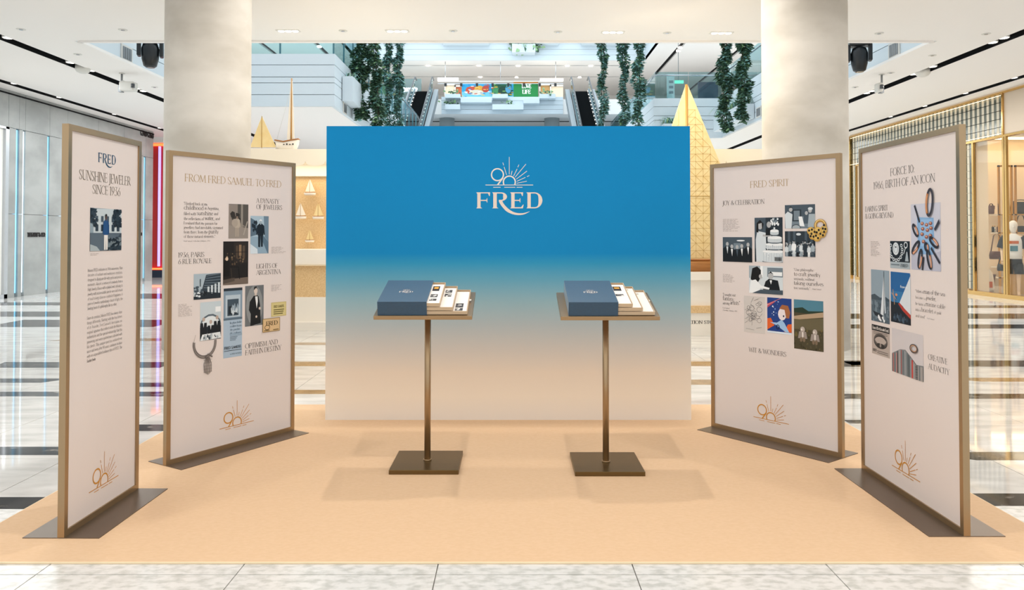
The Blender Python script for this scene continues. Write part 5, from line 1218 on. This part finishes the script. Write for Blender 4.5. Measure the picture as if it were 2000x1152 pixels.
# ------------------------------------------------------------------ planter boxes, mural and banner on the far deck
def leafy(mb, cx, cy, cz, rx, ry, rz, n, ls, rd, mats=2, droop=0):
    for _ in range(n):
        x, y, z = cx + rd.gauss(0, .5) * rx, cy + rd.gauss(0, .5) * ry, cz + rd.uniform(-1, 1) * rz
        s_ = ls * rd.uniform(.6, 1.25); u = Vector((rd.uniform(-1, 1), rd.uniform(-1, 1), rd.uniform(-.9, .3) - droop)).normalized()
        v = u.cross(Vector((rd.uniform(-1, 1), rd.uniform(-1, 1), rd.uniform(-1, 1)))).normalized(); c = Vector((x, y, z)); k = u.cross(v) * s_ * .12
        mb.face([c, c + u * s_ * .45 + v * s_ * .42 + k, c + u * s_, c + u * s_ * .45 - v * s_ * .42 + k], rd.randrange(mats))
def planter(px0, px1, py0, py1, Y, label, plants, depth=.7):
    a, b = at(px0, py0, Y), at(px1, py1, Y); z1, z0 = a.z, b.z; w = b.x - a.x
    root = empty('planter_box', ((a.x + b.x) / 2, Y, z0), 0, label, 'planter')
    MB().box(-w / 2, -depth, 0, w / 2, .0, z1 - z0).build('box', 'fascia_white', root)
    if plants:
        rd = random.Random(int(px0)); mb = MB()
        leafy(mb, plants[0], -depth * .5, z1 - z0 + plants[2] * .4, plants[1], depth * .5, plants[2], plants[3], plants[4], rd, 2, .1); mb.v = [(x, min(y, -.01), z) for x, y, z in mb.v]
        o = mb.build('foliage', ['leaf_dark', 'leaf_light'], root); o['kind'] = 'stuff'
YA = 50.995
for i, (x0, x1, y0, y1, lab, pl) in enumerate(((871, 900, 187, 194.5, 'with dark plants, below the glowing shop sign', (.1, .4, .25, 60, .2)), (901, 961, 195, 203.5, 'wide, under the mural', None), (962, 992, 187, 195, 'plain, under right end of mural', None), (871, 900, 207, 216.5, 'lower row with low dark plants', (-.1, .5, .25, 60, .2)),
        (962, 1022, 207, 217, 'lower row, wide, under the green banner', (.1, .5, .25, 50, .2)), (1022, 1053, 195, 205, 'plain, right under the green banner', None), (1053, 1084, 187, 195.5, 'with two small plants past the green banner', (0, .5, .25, 50, .2)))):
    planter(x0, x1, y0, y1, YA, 'white planter box on the far deck, ' + lab, pl)
YB = 58.895
planter(1000, 1045, 91, 107.5, YB, 'white planter box high on far fascia overflowing with ivy', (.1, 1.0, .7, 520, .34), .9)
for x0, x1, y0, y1, lab in ((866, 956, 82, 89.5, 'long, directly above the blue wall'), (1046, 1091, 82, 89.5, 'short, next to the ivy planter'), (1135, 1208, 82, 89.5, 'between the hanging ivy strands'), (768, 788, 82, 87, 'beside the left ivy cluster')):
    planter(x0, x1, y0, y1, YB, 'empty white planter box high on far fascia, ' + lab, None, .9)
Ym = 60.0
def wallart(x0, y0, x1, y1, Y, base): 
    a, b = at(x0, y0, Y), at(x1, y1, Y); return Art(a.x, b.z, b.x, a.z, 0, base, .004), Y
mu = empty('mural', (0, Ym, 0), 0, 'colourful painted mural panel on the far upper deck', 'mural')
a, _ = wallart(902, 163, 1003, 190, Ym, '#2f9fd0'); a.poly([(0, 0), (1, 0), (1, .35), (.6, .5), (.3, .3), (0, .4)], '#6fc0e0').e(.2, .5, .13, .3, '#c9543c').e(.34, .55, .1, .3, '#e0a23c').e(.28, .35, .14, .2, '#d8d4c4').e(.46, .6, .07, .25, '#b84a3c').r(.58, .1, .96, .95, '#245a44').e(.66, .5, .07, .3, '#3f8a5a').e(.8, .45, .1, .35, '#1b4334').e(.9, .6, .06, .3, '#55a0c8').speck(0, .05, .6, .95, 40, .03, ['#f0d070', '#c84a3a', '#ffffff', '#3a7ac0'], 3).speck(.58, .05, 1, .95, 30, .03, ['#78b060', '#d0a040', '#204838'], 5)
a.build('painted_panel', mu); p0, p1 = at(902, 163, Ym), at(1003, 190, Ym); MB().box(p0.x, .03, 10.6, p1.x, .2, p0.z).build('backing_board', 'wall_white', mu)
ba = empty('banner', (0, Ym - .5, 0), 0, 'green banner lettered LOVE LIFE on the far upper deck', 'banner')
a, _ = wallart(1003, 160, 1051, 190, Ym - .5, '#1f8040'); a.r(0, .88, 1, 1, '#d9842c').text('LOVE', .34, .72, .6, .24, '#f1f4ee', .24, .16).text('LIFE', .36, .7, .24, .24, '#f1f4ee', .24, .16).build('printed_panel', ba)
p0, p1 = at(1003, 160, Ym - .5), at(1051, 190, Ym - .5); MB().box(p0.x, .03, 10.6, p1.x, .15, p0.z).build('backing_board', 'wall_white', ba)
for x0, x1, y0, y1, m_, lab in ((868, 888, 164, 186, 'cream_wall', 'cream shop front bay left of the mural'), (888, 901, 167, 186, 'orange_item', 'orange shop bay left of the mural'), (1053, 1074, 164, 187, 'cardboard', 'tan shop bay right of the green banner'), (1074, 1100, 166, 187, 'cream_wall', 'cream shop bay nearest the right escalator')):
    p0, p1 = at(x0, y0, 61), at(x1, y1, 61); root = empty('shop_bay', ((p0.x + p1.x) / 2, 61, p1.z), 0, lab, 'shop front'); w = p1.x - p0.x; h = p0.z - p1.z
    MB().box(-w / 2, .05, 10.6 - p1.z, w / 2, .4, h).build('back', m_, root); MB().box(-w / 2, -.1, h - .12, w / 2, .1, h).build('header', 'fixture_white', root); MB().box(-w / 2, -.1, 0, -w / 2 + .1, .1, h).build('pilaster', 'fixture_white', root)
p0, p1 = at(782, 168, 60), at(815, 178, 60)
sg = empty('shop_sign', (p0.x, 60, p1.z), 0, 'glowing white shop lettering beside the ivy and left escalator', 'sign'); tx = MB()
draw_text(tx, 'Chocolate', lambda x, y: (x * (p1.x - p0.x) / text_width('Chocolate'), 0, y * (p0.z - p1.z)), None, .2, .14); o = tx.build('lettering', 'shop_sign_glow', sg); s_ = o.modifiers.new('depth', 'SOLIDIFY'); s_.thickness = .08
MB().box(-.3, .1, 10.6 - p1.z, p1.x - p0.x + .3, .3, 1.0).build('sign_board', 'glass_green', sg)
tl = empty('track_light_rail', (at(855, 160, 59.4).x, 59.4, at(855, 160, 59.4).z), 0, 'white hanging track rail with small spotlights in front of mural', 'track lights'); L = at(1100, 160, 59.4).x - at(855, 160, 59.4).x
MB().box(0, -.05, 0, L, .05, .08).build('rail', 'fixture_white', tl)
MB().box(0, -.06, -.16, L, -.02, -.12).build('rail', 'steel', tl)
for i in range(8): MB().box(L * (i + .5) / 8 - .09, -.1, -.34, L * (i + .5) / 8 + .09, .1, -.12).build('spot_head', 'black_plastic', tl)
for i in (0.06, .5, .94): MB().tube([(L * i, 0, .08), (L * i, 0, 15 - tl.location.z)], .03, 6).build('hanger', 'steel', tl)
MB().box(0, -.12, .1, 1.6, .1, .3).build('glow_box', 'lamp_glow', tl); MB().box(L - 1.8, -.12, .1, L, .1, .25).build('glow_box', 'lamp_glow', tl)
# far round column under the deck
for x, lab in ((873, 'grey round column under far deck, left of centre'), (1078, 'grey round column under far deck, right of centre')):
    P = at(x, 240, 53); c = MB(); c.cyl(0, 0, 0, 9.6, .52, 24); structure(c.build('column', 'grey_paint', loc=(P.x, 53, 0)), lab)
# small lamps in the high ceiling
for i, (x, y) in enumerate(((836, 126.5), (935, 126.5), (1012, 127), (1108, 127), (1154, 127), (938, 149), (1009, 149.5), (1132, 149.5), (1328, 92), (1325, 98), (624, 90))):
    k = (15.08 - HC) / ray(x, y).z; P = ray(x, y) * k
    root = empty('high_spotlight', (P.x, P.y, 15.1), 0, 'tiny bright high ceiling spotlight, ' + ('first in the nearer row above mural', 'second in the nearer row above mural', 'third in the nearer row above banner', 'fourth in the nearer row by the ivy', 'last in the nearer row by the ivy', 'first in the farther row above mural', 'second in the farther row above banner', 'last in the farther row by right escalator', 'upper one above the glass balcony', 'lower one above the glass balcony', 'behind the left gallery glass')[i], 'ceiling light', 'spotlights in the high ceiling slots')
    MB().cyl(0, 0, -.12, 0, .16, 10).build('lens', 'lamp_glow', root)

# ------------------------------------------------------------------ hanging ivy
def ivy(px_t, px_b, py_b, Y, w, n, label, seed, thick=1.0, teal=.4, leaf=.125):
    rd = random.Random(seed); zb = zat(py_b, Y); xt, xb = xat(px_t, Y), xat(px_b, Y); zt_ = zat(40, Y)
    root = empty('hanging_ivy', (xb, Y, zb), 0, label, 'hanging plant', 'ivy strands hanging in the atrium')
    H_ = zt_ - zb; mb = MB(); ph = rd.uniform(0, 6)
    for _ in range(int(n * 1.7)):
        t = rd.random() ** .95; bulge = .66 + .26 * math.sin(t * 13 + ph) + .22 * math.sin(t * 37 + ph * 2)
        if rd.random() < .2 + .35 * math.sin(t * 29 + ph * 3): continue
        if t < .06: bulge *= .6 + t * 6
        ra = w * .5 * bulge * thick * math.sqrt(rd.uniform(.05, 1)); an = rd.uniform(0, 6.283)
        c = Vector(((xt - xb) * t + .06 * math.sin(t * 17 + ph) + ra * math.cos(an), ra * math.sin(an), H_ * t))
        s_ = leaf * rd.uniform(.6, 1.3); out = Vector((math.cos(an), math.sin(an), rd.uniform(-1.2, .1))).normalized()
        sd = out.cross(Vector((rd.uniform(-.5, .5), rd.uniform(-.5, .5), 1))).normalized(); k = out.cross(sd) * s_ * .15
        mi = 1 if rd.random() < teal else (2 if rd.random() < .06 else 0)
        mb.face([c, c + out * s_ * .35 + sd * s_ * .45 + k, c + out * s_, c + out * s_ * .35 - sd * s_ * .45 + k], mi)
    o = mb.build('foliage', ['leaf_dark', 'leaf_teal', 'leaf_light'], root); o['kind'] = 'stuff'
    for d in (-.05, .06): MB().tube([(d * .5, 0, .1), (xt - xb + d, 0, H_), (xt - xb + d, 0, 14.9 - zb)], .012, 5).build('vine_stem', 'stem_brown', root)
ivy(700, 703, 232, 23, .44, 1500, 'bushy ivy strand, outermost of left cluster beside white gallery', 1, 1.05, .1)
ivy(726, 737, 249, 23, .42, 1500, 'bushy dark ivy strand, second in the cluster beside white gallery', 2, 1.0, .15)
ivy(755, 758, 255, 26, .34, 1000, 'thinner blue green ivy strand, third in the cluster', 3, .9, .6)
ivy(777, 777, 256, 26, .36, 1200, 'blue green ivy strand next to the left escalator', 4, .9, .6)
ivy(1178, 1178, 256, 28, .32, 1100, 'slim ivy strand next to the right escalator', 5, .95, .5)
ivy(1220, 1219, 256, 28, .4, 1300, 'ivy strand, middle of three beside the glass balcony', 6, .95, .5)
ivy(1249, 1248, 256, 27, .44, 1500, 'ivy strand touching the glass balcony corner', 7, 1.0, .5)
ivy(1417, 1418, 254, 22.5, .4, 1500, 'long ivy strand right beside the gold sail', 8, 1.05, .25)
ivy(1456, 1452, 236, 22, .4, 1400, 'shorter ivy strand close to the column', 9, 1.05, .2)
beams = MB()
for y in (22, 22.5, 23, 26, 27, 28): beams.box(-12, y - .08, 14.9, 10.3, y + .08, 15.1)
structure(beams.build('trim_beams', 'fascia_white'), 'slim white beams across the atrium top carrying the ivy')
# ferns in gallery troughs
def trough(x0, x1, y0, y1, z0, z1, label, n, seed, lim):
    root = empty('fern_trough', ((x0 + x1) / 2, (y0 + y1) / 2, z0), 0, label, 'planter'); w, d = (x1 - x0) / 2, (y1 - y0) / 2
    MB().box(-w, -d, 0, w, d, z1 - z0).build('trough', 'fascia_white', root)
    rd = random.Random(seed); mb = MB()
    for _ in range(n):
        c = Vector((rd.uniform(-w, w) * .9, rd.uniform(-d, d) * .9, z1 - z0)); an = rd.uniform(0, 6.28); L = rd.uniform(.35, .7); prev = c; wd = .035
        dr_ = Vector((math.cos(an), math.sin(an), 0)); sd = Vector((-math.sin(an), math.cos(an), 0))
        pts = [c + dr_ * L * t * .8 + Vector((0, 0, L * (1.5 * t - 1.5 * t * t))) for t in (0, .33, .66, 1)]
        for i in range(3):
            a0, a1 = wd * (1 - i / 3.2), wd * (1 - (i + 1) / 3.2)
            mb.face([pts[i] + sd * a0, pts[i] - sd * a0, pts[i + 1] - sd * a1, pts[i + 1] + sd * a1], rd.randrange(3))
    mb.v = [lim(x, y, z, w, d) for x, y, z in mb.v]
    o = mb.build('foliage', ['leaf_dark', 'leaf_light', 'leaf_teal'], root); o['kind'] = 'stuff'
trough(5.35, 6.6, 27.0, 27.48, 5.0, 5.45, 'fern filled white trough on balcony front behind gold sail', 110, 1, lambda x, y, z, w, d: (x, min(y, d), z))
trough(VX1 - .45, VX1 - .02, 23.8, 27.0, 5.15, 5.6, 'fern filled white trough along the right gallery fascia', 200, 2, lambda x, y, z, w, d: (min(x, w), min(y, d), z))
trough(-4.79, -4.5, 21.6, 26.5, 5.3, 6.0, 'white trough with a few pale ferns on left gallery side', 60, 3, lambda x, y, z, w, d: (max(x, -w), y, z))
# balcony contents behind the glass
st_ = empty('info_totem', (at(1310, 190, 29).x, 29, 6.36), 0, 'narrow white totem behind the balcony glass', 'totem'); MB().box(-.13, -.08, 0, .13, .08, 1.25).build('body', 'fixture_white', st_)
for zz in (.5, .7, .9): MB().box(-.08, -.085, zz, .08, -.08, zz + .1).build('icon', 'grey_metal', st_)
es = empty('exit_sign', (at(1325, 163, 30).x, 30, at(1325, 163, 30).z), 0, 'small green lit exit sign above balcony', 'sign'); MB().box(-.2, -.03, 0, .2, .03, .12).build('panel', 'exit_green', es); MB().tube([(0, 0, .1), (0, 0, 15 - es.location.z)], .012, 6).build('hanger', 'grey_metal', es)
ds = empty('display_screen', (at(1385, 185, 31).x, 31, 6.36), 0, 'navy patterned screen behind balcony glass right of gold sail', 'screen'); MB().box(-.45, -.05, 0, .35, .05, 1.35).build('panel', 'navy', ds); MB().box(-1.3, -.3, 0, 1.1, -.1, .35).build('bench', 'grey_metal', ds); MB().box(.62, -.1, 0, .85, .1, 2.6).build('post', 'lightbox_white', ds)

# ------------------------------------------------------------------ boutique contents
YW = 23.15
def shelf_unit(px0, px1, ys, label):
    x0, x1 = xat(px0, YW), xat(px1, YW); root = empty('shelf_unit', (x0, YW, 0), 0, label, 'shelves'); w = x1 - x0
    for y in ys: z = zat(y, YW); MB().box(0, -.4, z - .03, w, 0, z).build('shelf', 'kiosk_white', root); MB().box(0, -.42, z - .03, w, -.4, z).build('shelf_edge', 'brass_polished', root)
    for xx in (0, w - .05): MB().box(xx, -.42, 0, xx + .05, -.37, zat(325, YW)).build('upright', 'brass_polished', root)
    MB().box(0, -.42, zat(325, YW) - .05, w, -.37, zat(325, YW)).build('top_rail', 'brass_polished', root)
    return x0
shelf_unit(1934, 1962, (419, 454, 520, 540), 'narrow gold edged shelf unit seen through the shop window')
shelf_unit(1966, 2040, (419, 454, 500), 'wide gold edged shelf unit behind the mannequin')
def handbag(px, py, Y, w, h, m_, label, handle=.3):
    P = at(px, py, Y); root = empty('handbag', (P.x, Y, P.z), 0, label, 'handbag')
    MB().loft([(0, 0, 0, w * .42, .06), (0, 0, .01, w * .48, .09), (0, 0, h * .5, w * .5, .1), (0, 0, h * .9, w * .46, .07), (0, 0, h, w * .44, .03)], 16).build('body', m_, root)
    MB().box(-w * .3, -.1, h * .55, w * .3, -.085, h * .95).build('flap', m_, root)
    MB().tube([(-w * .38, 0, h * .95), (-w * .2, 0, h + handle * .85), (0, 0, h + handle), (w * .2, 0, h + handle * .85), (w * .38, 0, h * .95)], .014, 6).build('handle', m_, root)
handbag(1993, 417.6, YW - .2, .62, .36, 'leather_black', 'large black leather bag on top shelf of the boutique', .06)
handbag(1936, 418, YW - .2, .16, .26, 'leather_brown', 'dark bag edge on the narrow shelf by the partition', .05)
handbag(1994, 453, YW - .2, .4, .18, 'leather_black', 'black bag with strap on the middle shelf behind the mannequin', .34)
handbag(1947, 506, 21.2, .42, .22, 'leather_brown', 'brown shoulder bag hanging by the brass post', .5)
handbag(1958, 529, 19.6, .26, .18, 'leather_black', 'small black bag at the mannequin side', .2)
for i, x in enumerate((1939, 1943, 1949)):
    P = at(x, 453.5, YW - .2); root = empty('candle_jar', (P.x, YW - .2, P.z), 0, ('slim dark bottle', 'pale slim bottle', 'square bottle')[i] + ' on the narrow boutique shelf', 'bottle')
    MB().cyl(0, 0, 0, .16, .03, 12).build('glass', ('cloth_black', 'steel', 'leather_brown')[i], root); MB().cyl(0, 0, .16, .2, .014, 10).build('cap', 'brass_polished', root)
# mannequin
YM = 18.9; PM = at(1979, 460, YM); 
mq = empty('mannequin', (PM.x, YM, 0), -.5, 'white headed mannequin in printed white tee and black shorts', 'mannequin')
def skin_body(name, verts, edges, radii, m_, parent):
    me = bpy.data.meshes.new(name); me.from_pydata(verts, edges, []); o = bpy.data.objects.new(name, me); COL.objects.link(o); o.parent = parent
    me.materials.append(M(m_)); sk = o.modifiers.new('skin', 'SKIN'); sk.use_smooth_shade = True
    for v, r_ in zip(me.skin_vertices[0].data, radii): v.radius = r_ if isinstance(r_, tuple) else (r_, r_)
    me.skin_vertices[0].data[0].use_root = True
    s2 = o.modifiers.new('sub', 'SUBSURF'); s2.levels = 1; s2.render_levels = 2
    return o
V = [(0, 0, .98), (0, 0, 1.2), (0, .01, 1.45), (0, 0, 1.58), (-.09, 0, .9), (-.1, -.02, .52), (-.1, .02, .1), (-.1, -.1, .04), (.09, 0, .9), (.1, -.02, .52), (.1, .02, .1), (.1, -.1, .04),
     (-.19, .0, 1.45), (-.24, .03, 1.18), (-.24, -.06, .95), (.19, 0, 1.45), (.24, .03, 1.18), (.22, -.06, .95), (-.235, -.09, .86), (.215, -.09, .86)]
E = [(0, 1), (1, 2), (2, 3), (0, 4), (4, 5), (5, 6), (6, 7), (0, 8), (8, 9), (9, 10), (10, 11), (2, 12), (12, 13), (13, 14), (2, 15), (15, 16), (16, 17), (14, 18), (17, 19)]
RR = [(.13, .1), (.12, .09), (.14, .09), .05, .085, .055, .035, .035, .085, .055, .035, .035, .055, .042, .03, .055, .042, .03, .035, .035]
skin_body('body', V, E, RR, 'mannequin_skin', mq)
h = MB(); h.loft([(0, .0, 1.56, .05, .055), (0, -.01, 1.62, .065, .08), (0, -.01, 1.68, .085, .105), (0, 0, 1.76, .095, .115), (0, .005, 1.83, .08, .1), (0, .01, 1.87, .03, .04)], 20); h.ball((0, -.115, 1.7), .016, .025, .03, 8); h.build('head', 'mannequin_head', mq)
t = MB(); t.loft([(0, 0, .93, .185, .14), (0, 0, 1.1, .18, .135), (0, 0, 1.35, .2, .14), (0, 0, 1.46, .2, .12), (0, .0, 1.52, .1, .085), (0, 0, 1.55, .065, .07)], 24); t.build('tee_shirt', 'tee_white', mq)
for s_ in (-1, 1): MB().tube([(s_ * .16, 0, 1.47), (s_ * .22, .01, 1.36), (s_ * .255, .03, 1.2)], [.085, .09, .095], 14).build('sleeve', 'cloth_black', mq)
MB().box(-.09, -.155, 1.3, .1, -.14, 1.37).build('shirt_print', 'orange_item', mq); MB().box(-.08, -.155, 1.12, .08, -.138, 1.25).build('shirt_print', 'teal_metal', mq)
s4 = MB(); s4.loft([(0, 0, .8, .19, .14), (0, 0, .95, .175, .135), (0, 0, 1.0, .165, .125)], 20)
for s_ in (-1, 1): s4.loft([(s_ * .11, -.01, .56, .105, .12), (s_ * .1, 0, .82, .105, .13)], 16)
s4.build('shorts', 'cloth_black', mq)
for s_ in (-1, 1):
    for f_ in range(4): MB().tube([(s_ * .225 + (f_ - 1.5) * .016, -.09, .86), (s_ * .225 + (f_ - 1.5) * .018, -.1, .82), (s_ * .225 + (f_ - 1.5) * .017, -.09, .78 + .006 * abs(f_ - 1))], .009, 6).build('finger', 'mannequin_skin', mq)
    MB().tube([(s_ * .2, -.1, .87), (s_ * .185, -.12, .83)], .01, 6).build('thumb', 'mannequin_skin', mq)
MB().cyl(0, 0, 0, .03, .24, 24).build('stand', 'steel', mq)
P = at(1990, 556, 19.8); bx = empty('cardboard_box', (P.x, 19.8, 0), 0, 'tan square plinth box at the mannequin feet', 'box'); MB().box(-.22, -.2, .0, .5, .2, zat(535, 19.8)).build('body', 'cardboard', bx); MB().box(-.23, -.21, zat(535, 19.8) - .02, .51, .21, zat(535, 19.8)).build('lid', 'cardboard', bx)
P = at(1919, 560, 20.6); pb = empty('shopping_bag', (P.x, 20.6, .0), 0, 'crumpled white plastic bag with orange print on window floor', 'bag'); rd = random.Random(3)
rows = [[((.26 + .05 * rd.random()) * k * math.cos(6.283 * j / 14), (.16 + .04 * rd.random()) * k * math.sin(6.283 * j / 14), z) for j in range(14)] for z, k in ((.0, .9), (.1, 1.05), (.3, 1.0), (.5, .85), (.62, .6), (.7, .55))]
MB().grid(rows).build('body', 'plastic_bag', pb); MB().box(-.18, -.24, .12, .12, -.2, .28).build('print', 'orange_item', pb)
P = at(1935, 565, 21.0); st2 = empty('stool', (P.x, 21.0, 0), 0, 'small dark tapered stool beside the white plastic bag', 'stool'); MB().loft([(0, 0, 0, .07, .07), (0, 0, .4, .12, .12)], 14).build('leg', 'leather_brown', st2); MB().cyl(0, 0, .4, .45, .13, 16).build('seat', 'leather_brown', st2)
